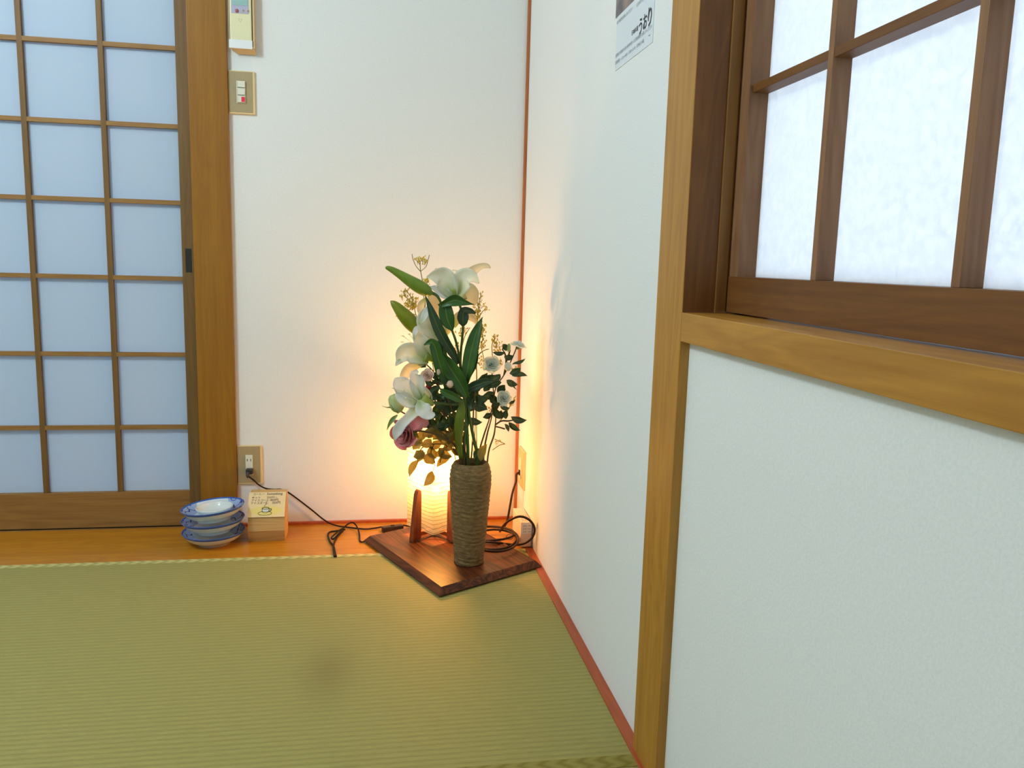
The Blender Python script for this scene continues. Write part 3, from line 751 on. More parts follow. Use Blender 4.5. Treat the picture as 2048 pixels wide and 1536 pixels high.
vo = obj('vase', mb, vase_mat()); tag(vo, 'tall cylindrical brown stoneware vase with ribbed sides holding the bouquet', 'vase')

# ------------------------------------------------------------------ thick cable coil and small carton in the corner
M_cable = plain('cable_brown', rgb(46, 28, 18), 0.5, spec=0.3)
def cr(pts): return [onz(u, v, z) for u, v, z in pts]
cab = thing('power_cable', tuple(onz(1000, 1075, 0)), 'thick dark brown cable coiled on the ledge and plugged into the right wall', 'cable')
c1 = MB()
c1.tube([Vector((-.009, -.099, .180)), Vector((-.022, -.108, .174)), at(1032, 962, -0.125), at(1025, 985, -0.13), at(1020, 1012, -0.13), at(1014, 1042, -0.135), onz(1005, 1058, .014)], .0034, 10)
c1.tube([onz(1000, 1063, .012), at(1008, 1050, -0.26), at(1022, 1039, -0.31), at(1040, 1033, -0.325), at(1056, 1038, -0.33), at(1067, 1050, -0.33), at(1069, 1064, -0.33), at(1062, 1078, -0.33), at(1045, 1088, -0.32), onz(1022, 1089, .014), onz(990, 1085, BT + .006), onz(968, 1083, BT + .006), onz(945, 1078, BT + .005)], .0034, 10)
def spiral(cx_, cy_, a_, b_, n, z0_, ph=0, da=0.0):
    out = []
    for i in range(int(n * 14) + 1):
        th = ph + 2 * PI * i / 14; k = 1 + da * i
        u = cx_ + a_ * k * math.cos(th); v = cy_ + b_ * k * math.sin(th)
        out.append(onz(u, v, z0_ + .0035 * (i / 14)))
    return out
c1.tube(spiral(985, 1076, 50, 23, 1.0, BT + .004, 0.3), .0033, 9, sub=3)
c1.tube(spiral(975, 1067, 54, 14, 1.0, BT + .008, 1.0), .0033, 9, sub=3)
c1.tube(spiral(990, 1081, 46, 22, 1.0, BT + .010, 2.0), .0033, 9, sub=3)
co2 = obj('cable_coil', c1, M_cable, cab)
tie = MB(); tp0 = onz(1020, 1074, .028)
tie.tube([tp0 + Vector((.010 * math.cos(i * PI / 4), .004, .008 * math.sin(i * PI / 4) + .0)) for i in range(9)], .0016, 6)
obj('cable_tie', tie, plain('tie_tan', rgb(176, 128, 70), 0.6), cab, 'tan cable tie')
obj('plug', MB().box(-.014, -.0095, -.104, -.092, .170, .186, .001), M_cable, cab)

bh = 0.078
pA = onz(1043, 1045, bh); pB = onz(1026, 1016, bh); pC = onz(1069, 1045, bh)
xl, xr2 = min(pA.x, pB.x), -0.003
yf, ybk = pA.y, pB.y
ctn = thing('small_carton', ((xl + xr2) / 2, (yf + ybk) / 2, 0), 'small pale carton with printed lines standing in the corner against the wall', 'carton')
M_ct = plain('carton_pink', rgb(232, 206, 186), 0.6)
obj('carton_body', MB().box(xl, xr2, yf, ybk, 0.0035, bh, .0025), M_ct, ctn)
obj('carton_label', MB().box(xl + .001, xr2 - .001, yf - .0006, yf + .0002, 0.044, bh - .001), plain('label_white', rgb(232, 232, 236), 0.5), ctn, 'white label on the front')
for k in range(3):
    t = 'ご使用上の注意 お取扱い'
    text(t, .0058, M_inkg, ctn, (xl + .011 + k * .0085, yf + .008, bh + .0005), (0, 1, 0), (-1, 0, 0), 'print')
for k in range(3):
    text('品名 100V', .0055, M_inkg, ctn, (xl + .006, yf - .0010, bh - .012 - k * .009), (1, 0, 0), (0, 0, 1), 'print')

# ------------------------------------------------------------------ the bouquet
def petal_mat(name, c_out, c_in, trans, rough=0.5, tcol=None):
    return leafy(name, c_out, c_in, trans, rough, 30, tcol, base=rgb(186, 206, 104))
M_pet = petal_mat('lily_white', rgb(236, 240, 240), rgb(248, 250, 248), 0.42)
M_petg = petal_mat('lily_green_white', rgb(240, 241, 224), rgb(248, 248, 236), 0.42)
M_petc = petal_mat('lily_cream', rgb(236, 226, 196), rgb(244, 238, 214), 0.55)
M_throat = petal_mat('lily_throat', rgb(176, 196, 70), rgb(206, 216, 110), 0.4)
M_bud = leafy('bud_green', rgb(96, 126, 26), rgb(126, 152, 48), 0.12, 0.4, 18)
M_lleaf = leafy('lily_leaf', rgb(38, 82, 28), rgb(66, 112, 42), 0.18, 0.36, 14, vein=.35)
M_dleaf = leafy('dark_leaf', rgb(34, 58, 34), rgb(54, 82, 46), 0.16, 0.42, 18, vein=.3)
M_oleaf = leafy('olive_leaf', rgb(124, 112, 44), rgb(152, 134, 66), 0.42, 0.5, 18, vein=.3)
M_stem = plain('stem_green', rgb(74, 104, 40), 0.5, nz=.2)
M_stemb = plain('stem_brown', rgb(88, 70, 34), 0.55, nz=.2)
M_gold = leafy('goldenrod', rgb(222, 204, 60), rgb(238, 224, 104), 0.4, 0.6, 60)
M_gstem = leafy('goldenrod_stem', rgb(142, 134, 52), rgb(168, 156, 70), 0.3, 0.6, 60)
M_pink = leafy('pink_petal', rgb(214, 128, 142), rgb(236, 172, 172), 0.35, 0.5, 26)
M_red = leafy('red_petal', rgb(130, 14, 28), rgb(168, 26, 38), 0.2, 0.5, 26)
M_peach = leafy('peach_petal', rgb(232, 200, 178), rgb(244, 222, 204), 0.35, 0.5, 40)
M_wrose = leafy('white_rose_petal', rgb(232, 242, 236), rgb(246, 250, 244), 0.4, 0.5, 40)
M_grose = leafy('pale_green_petal', rgb(186, 206, 140), rgb(214, 224, 168), 0.35, 0.5, 40)
M_sepal = leafy('sepal_green', rgb(96, 136, 78), rgb(124, 160, 100), 0.2, 0.5, 30)

M_stamen = plain('stamen_cream', rgb(236, 232, 190), 0.5)
MOUTH = Vector((vc.x, vc.y, ztop))
def px_path(pl, y=None):
    """pl: (u, v, y, width_px) -> points, widths in metres"""
    P = []; W = []
    for q in pl:
        p = at(q[0], q[1], q[2]); P.append(p); W.append(q[3] * mpp(p))
    return P, W
def blade_px(pl, cup=0.15, roll=0.0, wave=0.0, mb=None, m=6):
    P, W = px_path(pl); mb = mb or MB(); mb.blade(P, W, None, cup, roll, m, 5, wave); return mb
def tube_px(pl, mb=None, n=8):
    P, W = px_path(pl); mb = mb or MB(); mb.tube(P, [w / 2 for w in W], n, sub=5); return mb
def bouquet_thing(name, label, cat, group=None):
    return thing(name, tuple(MOUTH - Vector((0, 0, .06))), label, cat, group)
def into_vase(u, dv=.0): return at(u, 960, vy)

def add_petals(t, specs, name='petal'):
    for (mat, pl, cup, wave) in specs:
        obj(name, blade_px(pl, cup, random.uniform(-.15, .15), wave, m=8), mat, t, solid=.0009)
def leaf(mb, u0, v0, u1, v1, w, y, dy=0.0, bend=0.12, roll=None):
    """leaf from base pixel to tip pixel, w px wide"""
    du, dv = u1 - u0, v1 - v0; L_ = math.hypot(du, dv); nx, ny = -dv / L_, du / L_; b = bend * L_ * random.choice((-1, 1))
    prof = [(0, .06), (.12, .5), (.35, .98), (.6, .92), (.82, .5), (1, .02)]
    pl = [(u0 + du * t + nx * b * math.sin(PI * t), v0 + dv * t + ny * b * math.sin(PI * t), y + dy * t + .006 * math.sin(PI * t), max(w * k, .3)) for t, k in prof]
    P, W = px_path(pl)
    mb.blade(P, W, None, random.uniform(-.25, .25), random.uniform(-.35, .35) if roll is None else roll, 4, 3)
    return mb
def twig(mb, pts, w): return tube_px([(u, v, y, w) for u, v, y in pts], mb, 6)

# lily stem one : the tall one, top lily, green bud, hanging leaves
YL = -0.455
def lily_flower(stemthing, specs, stamens, label):
    """a flower part (its throat mesh) whose petals and stamens are sub-parts"""
    (bu, bv, by), rad = specs['throat'][:3], specs['throat'][3]
    th = MB(); th.tube([at(*q[:3]) for q in specs['tube']], [q[3] * mpp(at(*q[:3])) / 2 for q in specs['tube']], 12, sub=4)
    f = obj('lily_flower', th, M_throat, stemthing, label)
    for (mat, pl, cup, wave) in specs['petals']:
        obj('petal', blade_px(pl, cup, random.uniform(-.15, .15), wave, m=8), mat, f, solid=.0009)
    if stamens:
        s = MB()
        for a_, b_ in stamens:
            A, B = at(*a_), at(*b_); s.tube([A, (A + B) / 2 + Vector((0, -.002, .002)), B], .0007, 5)
            s.ball(B, .0024, 6, 4, (1.6, 1, .7))
        obj('stamens', s, M_stamen, f)
    return f

l1 = bouquet_thing('lily_stem', 'artificial white lily stem with the highest flower and the uppermost green bud', 'flower stem', 'artificial lily stems in the vase')
sm = tube_px([(936, 975, vy, 7), (936, 915, vy, 7), (934, 860, -.43, 6.5), (928, 790, -.43, 6), (921, 735, -.435, 6), (922, 700, -.44, 5), (926, 655, -.445, 5), (922, 618, -.445, 5), (912, 600, -.45, 5)])
sm.v += []
tube_px([(921, 735, -.435, 5), (917, 706, -.45, 5), (911, 680, -.455, 5), (903, 658, -.46, 4.5), (893, 630, -.462, 4), (884, 615, -.462, 4), (880, 601, -.462, 5), (872, 590, -.462, 6), (858, 584, -.462, 8)], sm)
obj('stem', sm, M_stem, l1)
lily_flower(l1, dict(throat=(908, 594, YL, 8), tube=[(912, 603, -.452, 6), (910, 590, YL, 14), (908, 578, YL, 22)],
    petals=[(M_petc, [(905, 588, -.445, 12), (893, 560, -.435, 30), (882, 546, -.43, 22), (870, 538, -.43, 4)], .12, .03),
            (M_petc, [(914, 584, -.445, 14), (932, 555, -.435, 22), (948, 540, -.43, 18), (963, 532, -.43, 12), (975, 532, -.43, 9), (981, 536, -.432, 3)], .15, .03),
            (M_petc, [(912, 594, -.448, 14), (930, 582, -.44, 34), (941, 590, -.44, 36), (947, 603, -.44, 18), (948, 613, -.44, 3)], .15, .03),
            (M_pet, [(904, 594, -.46, 14), (889, 586, -.46, 22), (873, 577, -.46, 15), (858, 574, -.458, 3)], .12, .03),
            (M_petg, [(908, 597, -.458, 16), (898, 575, -.466, 40), (886, 556, -.470, 46), (870, 552, -.472, 26), (853, 554, -.47, 3)], .16, .02),
            (M_petg, [(912, 597, -.460, 16), (920, 572, -.470, 38), (930, 555, -.474, 38), (944, 554, -.478, 26), (958, 567, -.482, 3)], .16, .02)]),
    [((908, 585, -.45), (907, 540, -.45)), ((910, 585, -.45), (912, 541, -.45)), ((906, 585, -.45), (899, 543, -.452))], 'white lily opening upward')
b1 = MB()
P, W = px_path([(866, 586, -.462, 6), (860, 585, -.462, 16), (852, 581, -.462, 24), (838, 573, -.462, 27), (820, 562, -.462, 23), (800, 549, -.462, 17), (783, 539, -.462, 12), (773, 535, -.462, 7), (771, 534, -.462, 2)])
b1.tube(P, [w / 2 for w in W], 12, sub=4); obj('bud', b1, M_bud, l1, 'long closed green bud')
lf = blade_px([(878, 613, -.468, 9), (893, 606, -.478, 15), (910, 601, -.482, 23), (928, 605, -.478, 12), (948, 609, -.47, 1)], .25); obj('leaf', lf, M_lleaf, l1, solid=.0008)
lf = blade_px([(890, 607, -.470, 22), (892, 625, -.474, 29), (896, 642, -.474, 27), (902, 655, -.472, 14), (904, 661, -.470, 4)], .22); obj('leaf', lf, M_lleaf, l1, solid=.0008)
lf = blade_px([(951, 627, -.45, 4), (941, 622, -.455, 11), (928, 622, -.462, 16), (926, 634, -.466, 23), (926, 645, -.466, 17), (926, 653, -.462, 4)], .22); obj('leaf', lf, M_dleaf, l1, solid=.0008)
lf = blade_px([(965, 634, -.45, 1), (957, 652, -.455, 13), (949, 676, -.46, 24), (942, 704, -.462, 27), (936, 734, -.46, 24), (930, 765, -.455, 15), (928, 790, -.45, 7)], .2); obj('leaf', lf, M_lleaf, l1, solid=.0008)
lf = blade_px([(950, 684, -.445, 4), (949, 706, -.446, 16), (944, 728, -.446, 20), (936, 750, -.445, 14), (930, 770, -.44, 6)], .2); obj('leaf', lf, M_dleaf, l1, solid=.0008)
lf = blade_px([(924, 803, -.455, 8), (922, 822, -.458, 17), (918, 848, -.458, 19), (917, 880, -.452, 15), (922, 918, -.44, 8)], -.2); obj('leaf', lf, leafy('yellow_leaf', rgb(96, 118, 28), rgb(120, 136, 44), .2, .42), l1, solid=.0008)

l2 = bouquet_thing('lily_stem', 'artificial white lily stem with three flowers down the left side and one lower bud', 'flower stem', 'artificial lily stems in the vase')
sm = tube_px([(928, 975, vy, 7), (928, 915, vy, 7), (930, 870, -.43, 6.5), (938, 830, -.43, 6.5), (928, 790, -.42, 6), (908, 745, -.425, 6), (893, 715, -.43, 6), (888, 690, -.435, 6), (884, 676, -.44, 7)])
tube_px([(900, 735, -.42, 5), (872, 700, -.43, 4.5), (856, 682, -.435, 5), (846, 671, -.437, 7), (838, 662, -.438, 10)], sm)
tube_px([(905, 745, -.43, 6), (880, 730, -.45, 5), (862, 720, -.455, 6)], sm)
tube_px([(926, 810, -.43, 6), (895, 808, -.45, 5), (862, 805, -.462, 7)], sm)
tube_px([(955, 970, -.42, 7), (954, 912, -.42, 8), (948, 880, -.43, 7), (942, 850, -.435, 6), (938, 828, -.435, 5)], sm)
obj('stem', sm, M_stem, l2)
b2 = MB(); P, W = px_path([(850, 677, -.437, 5), (843, 669, -.438, 13), (834, 658, -.44, 26), (822, 645, -.44, 31), (808, 630, -.44, 28), (795, 615, -.44, 20), (786, 606, -.44, 12), (781, 602, -.44, 3)])
b2.tube(P, [w / 2 for w in W], 12, sub=4); obj('bud', b2, leafy('bud_green_lower', rgb(120, 134, 20), rgb(150, 158, 40), .2, .4), l2, 'yellow green bud')
# flower behind, upper
lily_flower(l2, dict(throat=(884, 680, -.44, 8), tube=[(887, 688, -.44, 7), (882, 674, -.44, 16), (874, 662, -.442, 26)],
    petals=[(M_petc, [(884, 676, -.43, 12), (881, 650, -.42, 26), (874, 622, -.415, 32), (866, 600, -.415, 24), (860, 588, -.415, 6)], .12, .03),
            (M_petc, [(888, 672, -.43, 10), (896, 655, -.42, 18), (895, 640, -.42, 20), (880, 625, -.42, 8)], .12, .03),
            (M_petc, [(852, 596, -.41, 4), (843, 608, -.41, 14), (842, 622, -.412, 14), (850, 640, -.42, 10)], .12, .03),
            (M_petg, [(886, 684, -.447, 12), (872, 668, -.455, 30), (858, 652, -.46, 42), (850, 636, -.462, 34), (852, 622, -.464, 16), (857, 611, -.464, 3)], .2, .02),
            (M_pet, [(838, 648, -.468, 2), (845, 640, -.470, 10), (851, 628, -.470, 14), (856, 616, -.468, 9), (858, 610, -.466, 2)], .1, .02)]),
    None, 'white lily seen from the side behind the buds')
petr = blade_px([(905, 652, -.40, 14), (918, 634, -.40, 20), (934, 630, -.40, 18), (948, 640, -.40, 10), (952, 648, -.40, 3)], .15); obj('petal', petr, M_petc, l2, solid=.0009)
# flower left middle
lily_flower(l2, dict(throat=(858, 716, -.455, 8), tube=[(866, 722, -.452, 8), (857, 716, -.455, 18), (848, 712, -.458, 26)],
    petals=[(M_petc, [(860, 714, -.445, 12), (860, 696, -.435, 26), (852, 680, -.43, 20), (846, 670, -.43, 5)], .12, .03),
            (M_petc, [(856, 722, -.46, 8), (838, 728, -.462, 15), (820, 736, -.464, 20), (811, 748, -.464, 20), (808, 757, -.462, 14), (812, 764, -.46, 3)], .2, .03),
            (M_petg, [(858, 722, -.462, 16), (838, 712, -.474, 34), (820, 706, -.480, 44), (806, 710, -.484, 36), (798, 722, -.486, 14), (792, 731, -.486, 2)], .18, .02),
            (M_pet, [(800, 718, -.489, 3), (797, 723, -.489, 10), (793, 729, -.488, 6), (791, 732, -.487, 1)], .1, .0),
            (M_petg, [(858, 716, -.460, 12), (850, 700, -.470, 34), (842, 684, -.476, 32), (834, 670, -.478, 18), (836, 656, -.478, 8)], .2, .02),
            (M_pet, [(828, 682, -.479, 2), (829, 668, -.481, 9), (834, 658, -.481, 12), (838, 657, -.480, 6)], .1, .0)]),
    [((846, 705, -.465), (806, 672, -.47)), ((846, 706, -.465), (818, 668, -.468)), ((846, 710, -.465), (808, 690, -.475)), ((846, 708, -.465), (804, 684, -.472))], 'cream white lily facing left')
# brightest lily, lower left
lily_flower(l2, dict(throat=(858, 808, -.462, 8), tube=[(866, 808, -.46, 9), (854, 804, -.468, 20), (842, 798, -.476, 28)],
    petals=[(M_petg, [(860, 806, -.462, 14), (852, 792, -.466, 24), (844, 778, -.470, 18), (838, 764, -.472, 5)], .2, .0),
            (M_pet, [(842, 800, -.474, 12), (836, 780, -.482, 26), (833, 762, -.488, 31), (829, 748, -.492, 18), (836, 741, -.492, 6)], .18, .03),
            (M_pet, [(840, 802, -.478, 14), (822, 788, -.486, 34), (806, 773, -.492, 38), (795, 762, -.494, 26), (790, 756, -.494, 5)], .12, .03),
            (M_pet, [(840, 804, -.480, 12), (822, 804, -.490, 26), (806, 796, -.496, 28), (796, 790, -.498, 16), (791, 786, -.498, 3)], .12, .03),
            (M_pet, [(838, 804, -.484, 12), (828, 822, -.494, 22), (814, 838, -.500, 19), (802, 850, -.502, 21), (794, 864, -.502, 20), (789, 881, -.500, 3)], .18, .02),
            (M_pet, [(838, 800, -.486, 6), (843, 814, -.496, 28), (852, 824, -.502, 30), (862, 829, -.502, 20), (870, 828, -.500, 5)], .16, .02)]),
    [((838, 802, -.485), (786, 776, -.505)), ((838, 804, -.485), (806, 780, -.50)), ((838, 806, -.485), (812, 796, -.50))], 'bright white lily with long curled petals')
for pl_, mt, cp in (([(851, 592, -.468, 2), (859, 612, -.472, 10), (868, 636, -.475, 18), (879, 662, -.476, 21), (892, 686, -.472, 19), (906, 708, -.465, 16), (917, 728, -.455, 7)], M_dleaf, .2),
                    ([(848, 690, -.482, 2), (862, 684, -.486, 14), (870, 694, -.486, 22), (876, 716, -.482, 22), (884, 742, -.476, 24), (894, 768, -.465, 14)], M_lleaf, .2),
                    ([(874, 682, -.478, 8), (880, 696, -.478, 14), (880, 716, -.476, 12), (884, 730, -.47, 6)], M_dleaf, .2),
                    ([(884, 706, -.466, 6), (894, 726, -.470, 26), (908, 748, -.470, 32), (922, 770, -.466, 26), (934, 796, -.455, 10)], M_lleaf, .2),
                    ([(881, 780, -.472, 8), (893, 787, -.474, 15), (908, 794, -.472, 15), (926, 804, -.46, 8)], M_lleaf, .2),
                    ([(930, 780, -.45, 10), (950, 772, -.455, 20), (972, 764, -.455, 14), (990, 762, -.45, 3)], M_dleaf, .2)):
    obj('leaf', blade_px(pl_, cp), mt, l2, solid=.0008)

# roses -----------------------------------------------------------
def rose_mesh(c, r, axis, layers=4, open_=1.0, seed=1):
    rnd = random.Random(seed); axis = Vector(axis).normalized()
    a = axis.cross(Vector((0, 0, 1)));
    if a.length < .1: a = axis.cross(Vector((1, 0, 0)))
    a.normalize(); b = axis.cross(a)
    mb = MB()
    for k in range(layers):
        fr = ((k + 1) / layers) ** 1.15; n = (2, 3, 4, 5, 5, 6)[k]; ph = rnd.uniform(0, 6)
        for i in range(n):
            th0 = ph + 2 * PI * i / n; half = PI / n * 1.35
            vs = []; NU, NV = 7, 6
            hgt = r * (1.0 - .38 * fr * open_)
            rr = rnd.uniform(.94, 1.06)
            for v in range(NV + 1):
                t = v / NV
                rad = r * rr * fr * (math.sin(t * PI / 2) ** .7) * (.72 + .28 * t * open_)
                h = hgt * t - r * .22 * open_ * fr * max(0, t - .75) * 4 * .8
                for u in range(NU + 1):
                    s_ = -1 + 2 * u / NU; edge = (1 - abs(s_) ** 3 * .35 * t)
                    th = th0 + s_ * half * (1 - .25 * t * t)
                    R_ = rad * (1 + .13 * s_)
                    p = c + (a * math.cos(th) + b * math.sin(th)) * R_ + axis * (h * edge - r * .5)
                    vs.append(p)
            fs = [(v * (NU + 1) + u, v * (NU + 1) + u + 1, (v + 1) * (NU + 1) + u + 1, (v + 1) * (NU + 1) + u) for v in range(NV) for u in range(NU)]
            mb.add(vs, fs, True)
    return mb
def rose(parent, u, v, y, rpx, axis, mat, seed, name='rose_flower', open_=1.0, layers=4, label=None, sep=True):
    c = at(u, v, y); r = rpx * mpp(c)
    f = obj(name, rose_mesh(c, r, axis, layers, open_, seed), mat, parent, label, solid=.0006)
    if sep:
        ax_ = Vector(axis).normalized(); s = MB(); base = c - ax_ * r * .5
        s.ball(base - ax_ * r * .1, r * .28, 8, 6)
        for k in range(5):
            th = k * 2 * PI / 5; aa = ax_.orthogonal().normalized(); bb = ax_.cross(aa); dd = aa * math.cos(th) + bb * math.sin(th)
            s.blade([base, base + dd * r * .5 + ax_ * r * .1, base + dd * r * .85 + ax_ * r * .15], [r * .2, r * .3, .0005], tuple(ax_), .1, 0, 2, 3)
        obj('sepals', s, M_sepal, f)
    return f
def rosebud(parent, u0, v0, u1, v1, wpx, y, mat, name='rose_bud'):
    P, W = px_path([(u0, v0, y, wpx * .45), (u0 + (u1 - u0) * .25, v0 + (v1 - v0) * .25, y, wpx * .95), (u0 + (u1 - u0) * .55, v0 + (v1 - v0) * .55, y, wpx), (u0 + (u1 - u0) * .85, v0 + (v1 - v0) * .85, y, wpx * .75), (u1, v1, y, wpx * .35)])
    mb = MB(); mb.tube(P, [w / 2 for w in W], 10, sub=4)
    # two overlapping outer petals
    mb.blade([p + Vector((0, -.004, 0)) for p in P], [w * .8 for w in W], None, -.3, .3, 5, 3)
    return obj(name, mb, mat, parent)

FRONT = (-.05, -1, .35)
# white spray roses on the right
w1 = bouquet_thing('rose_spray', 'spray of small white roses with dark leaves spreading to the right wall', 'flower spray', 'small rose sprays in the vase')
YR = -0.385
st_ = MB()
for pts in ([(958, 960, -.42), (959, 905, -.415), (968, 870, -.40), (978, 840, -.39), (985, 812, YR), (992, 775, YR), (1008, 750, YR), (1022, 722, YR), (1030, 703, YR), (1034, 692, YR)],
            [(966, 960, -.42), (968, 905, -.41), (974, 870, -.40), (983, 835, -.39), (988, 800, YR), (985, 765, YR), (984, 742, YR)],
            [(972, 960, -.42), (977, 905, -.41), (988, 870, -.40), (991, 845, -.39), (993, 820, YR), (1002, 806, YR), (1010, 798, YR)],
            [(1008, 750, YR), (1012, 725, YR), (1010, 708, YR), (1004, 698, YR)],
            [(991, 853, -.39), (1000, 855, -.385), (1010, 858, YR)],
            [(990, 850, -.39), (1003, 842, YR), (1016, 842, YR), (1028, 840, YR)],
            [(1012, 725, YR), (1018, 708, YR), (1020, 700, YR)]):
    tube_px([(u, v, y, 3.4 if k < 3 else 2.4) for k, (u, v, y) in enumerate(pts)], st_, 6)
obj('stem', st_, M_stemb, w1)
rose(w1, 983, 729, YR - .008, 17.5, FRONT, M_wrose, 3, label='open white rose seen from the front', layers=4)
rose(w1, 1038, 687, YR, 15, (.25, -.25, 1), M_wrose, 5, label='white rose seen from the side', open_=1.2)
rose(w1, 1009, 795, YR - .008, 16, (.2, -1, .5), M_wrose, 8, label='white rose low on the right')
rosebud(w1, 1016, 742, 1016, 724, 15, YR - .004, M_wrose)
rosebud(w1, 1017, 704, 1018, 687, 8, YR, M_grose)
rosebud(w1, 1006, 812, 1002, 803, 12, YR - .01, M_wrose)
LR = [(1012, 702, 1005, 688, 12), (1010, 705, 985, 704, 9), (1008, 713, 1028, 711, 13), (1026, 726, 1051, 717, 7), (1024, 729, 1042, 727, 4), (1019, 747, 1041, 735, 15), (1024, 752, 1055, 752, 11),
      (1013, 760, 1036, 769, 14), (1000, 748, 984, 760, 14), (990, 750, 962, 758, 14), (985, 766, 955, 760, 16), (1003, 765, 975, 777, 17), (1010, 770, 998, 792, 17), (990, 785, 964, 792, 18), (962, 768, 938, 780, 16),
      (1000, 812, 1020, 816, 9), (985, 818, 1001, 806, 16), (983, 826, 965, 835, 13), (990, 814, 1001, 838, 16), (1004, 838, 1003, 820, 11), (1012, 838, 1014, 819, 12), (1022, 833, 1054, 840, 14), (1018, 844, 1041, 861, 12),
      (1009, 848, 1017, 864, 8), (946, 818, 973, 820, 16), (945, 806, 957, 782, 18), (1004, 806, 984, 800, 14), (975, 800, 950, 806, 18), (978, 790, 990, 812, 16), (955, 760, 975, 745, 12), (1024, 762, 1034, 780, 3), (968, 783, 985, 770, 14), (1000, 790, 1012, 778, 12), (1018, 806, 1030, 800, 6)]
for q in LR:
    obj('leaf', leaf(MB(), *q, YR + random.uniform(-.02, .01), random.uniform(-.012, .012)), M_dleaf, w1)
# peach spray
w2 = bouquet_thing('rose_spray', 'spray with one open peach rose and a peach bud left of centre', 'flower spray', 'small rose sprays in the vase')
st_ = MB()
for pts in ([(934, 965, -.43), (932, 910, -.43), (915, 850, -.44), (895, 800, -.455), (875, 770, -.465), (858, 755, -.472)], [(895, 800, -.455), (898, 785, -.46), (900, 774, -.465)], [(875, 770, -.465), (868, 745, -.465), (852, 728, -.46), (850, 722, -.46)], [(875, 770, -.465), (880, 752, -.47), (876, 742, -.47)]):
    twig(st_, pts, 2.6)
obj('stem', st_, M_stemb, w2)
rose(w2, 854, 750, -.476, 13, (-.2, -1, .3), M_peach, 13, label='open peach rose')
rosebud(w2, 900, 775, 900, 761, 13, -.474, M_peach)
rosebud(w2, 877, 749, 876, 738, 9, -.476, M_peach)
for q in [(852, 735, 836, 730, 14), (848, 742, 862, 738, 12), (880, 752, 862, 744, 16), (868, 770, 850, 757, 12), (868, 762, 886, 770, 14), (882, 760, 896, 748, 18), (880, 775, 860, 790, 16), (872, 785, 858, 800, 14), (888, 775, 903, 788, 14), (862, 765, 880, 757, 10), (874, 790, 888, 800, 12)]:
    obj('leaf', leaf(MB(), *q, -.468 + random.uniform(-.008, .006), random.uniform(-.008, .008)), M_dleaf, w2)
# pink rose
w3 = bouquet_thing('pink_rose', 'large dusty pink rose drooping at the lower left of the bouquet', 'flower stem')
st_ = MB(); twig(st_, [(930, 965, -.43), (926, 912, -.43), (905, 885, -.44), (870, 868, -.46), (840, 862, -.47), (822, 866, -.472)], 4)
obj('stem', st_, M_stemb, w3)
rose(w3, 806, 870, -.478, 33, (-.75, -1, -.15), M_pink, 21, label='dusty pink rose', layers=4, open_=.7)
obj('petal', blade_px([(822, 858, -.47, 14), (834, 848, -.474, 28), (846, 845, -.474, 26), (856, 850, -.472, 8)], .2), M_pink, w3, solid=.0008)
for q in [(826, 858, 838, 876, 12), (824, 870, 836, 884, 10)]:
    obj('leaf', leaf(MB(), *q, -.468), M_oleaf, w3)
# pale green bud
w4 = bouquet_thing('green_rosebud', 'pale green rosebud with curling sepals at the far left of the bouquet', 'flower stem')
st_ = MB(); twig(st_, [(924, 965, -.43), (920, 912, -.43), (890, 870, -.45), (850, 846, -.462), (815, 830, -.466), (800, 822, -.468)], 3)
obj('stem', st_, M_stemb, w4)
rb_ = rosebud(w4, 800, 824, 782, 791, 26, -.470, M_grose)
obj('petal', blade_px([(800, 823, -.468, 6), (800, 812, -.468, 18), (792, 800, -.468, 14), (788, 787, -.468, 2)], .2), M_grose, w4, solid=.0007)
s = MB(); s.blade(*px_path([(800, 822, -.478, 14), (790, 814, -.482, 15), (782, 809, -.482, 3)]), None, .2, 0, 4, 4)
s.blade(*px_path([(795, 830, -.474, 3), (786, 838, -.476, 9), (779, 848, -.476, 6), (774, 860, -.474, 1.2)]), None, .2, 0, 4, 4)
s.blade(*px_path([(792, 822, -.474, 3), (782, 815, -.474, 4), (774, 815, -.474, 2), (764, 812, -.474, 1)]), None, .2, 0, 4, 4)
obj('sepals', s, M_sepal, w4)
# red rose
w5 = bouquet_thing('red_rose', 'dark red rose mostly hidden behind the bright white lily', 'flower stem')
st_ = MB(); twig(st_, [(926, 965, -.42), (924, 912, -.42), (900, 860, -.425), (880, 815, -.43), (862, 792, -.432)], 3)
obj('stem', st_, M_stemb, w5)
rose(w5, 856, 786, -.435, 16, (-.4, -1, .4), M_red, 31, label='dark red rose', layers=4)

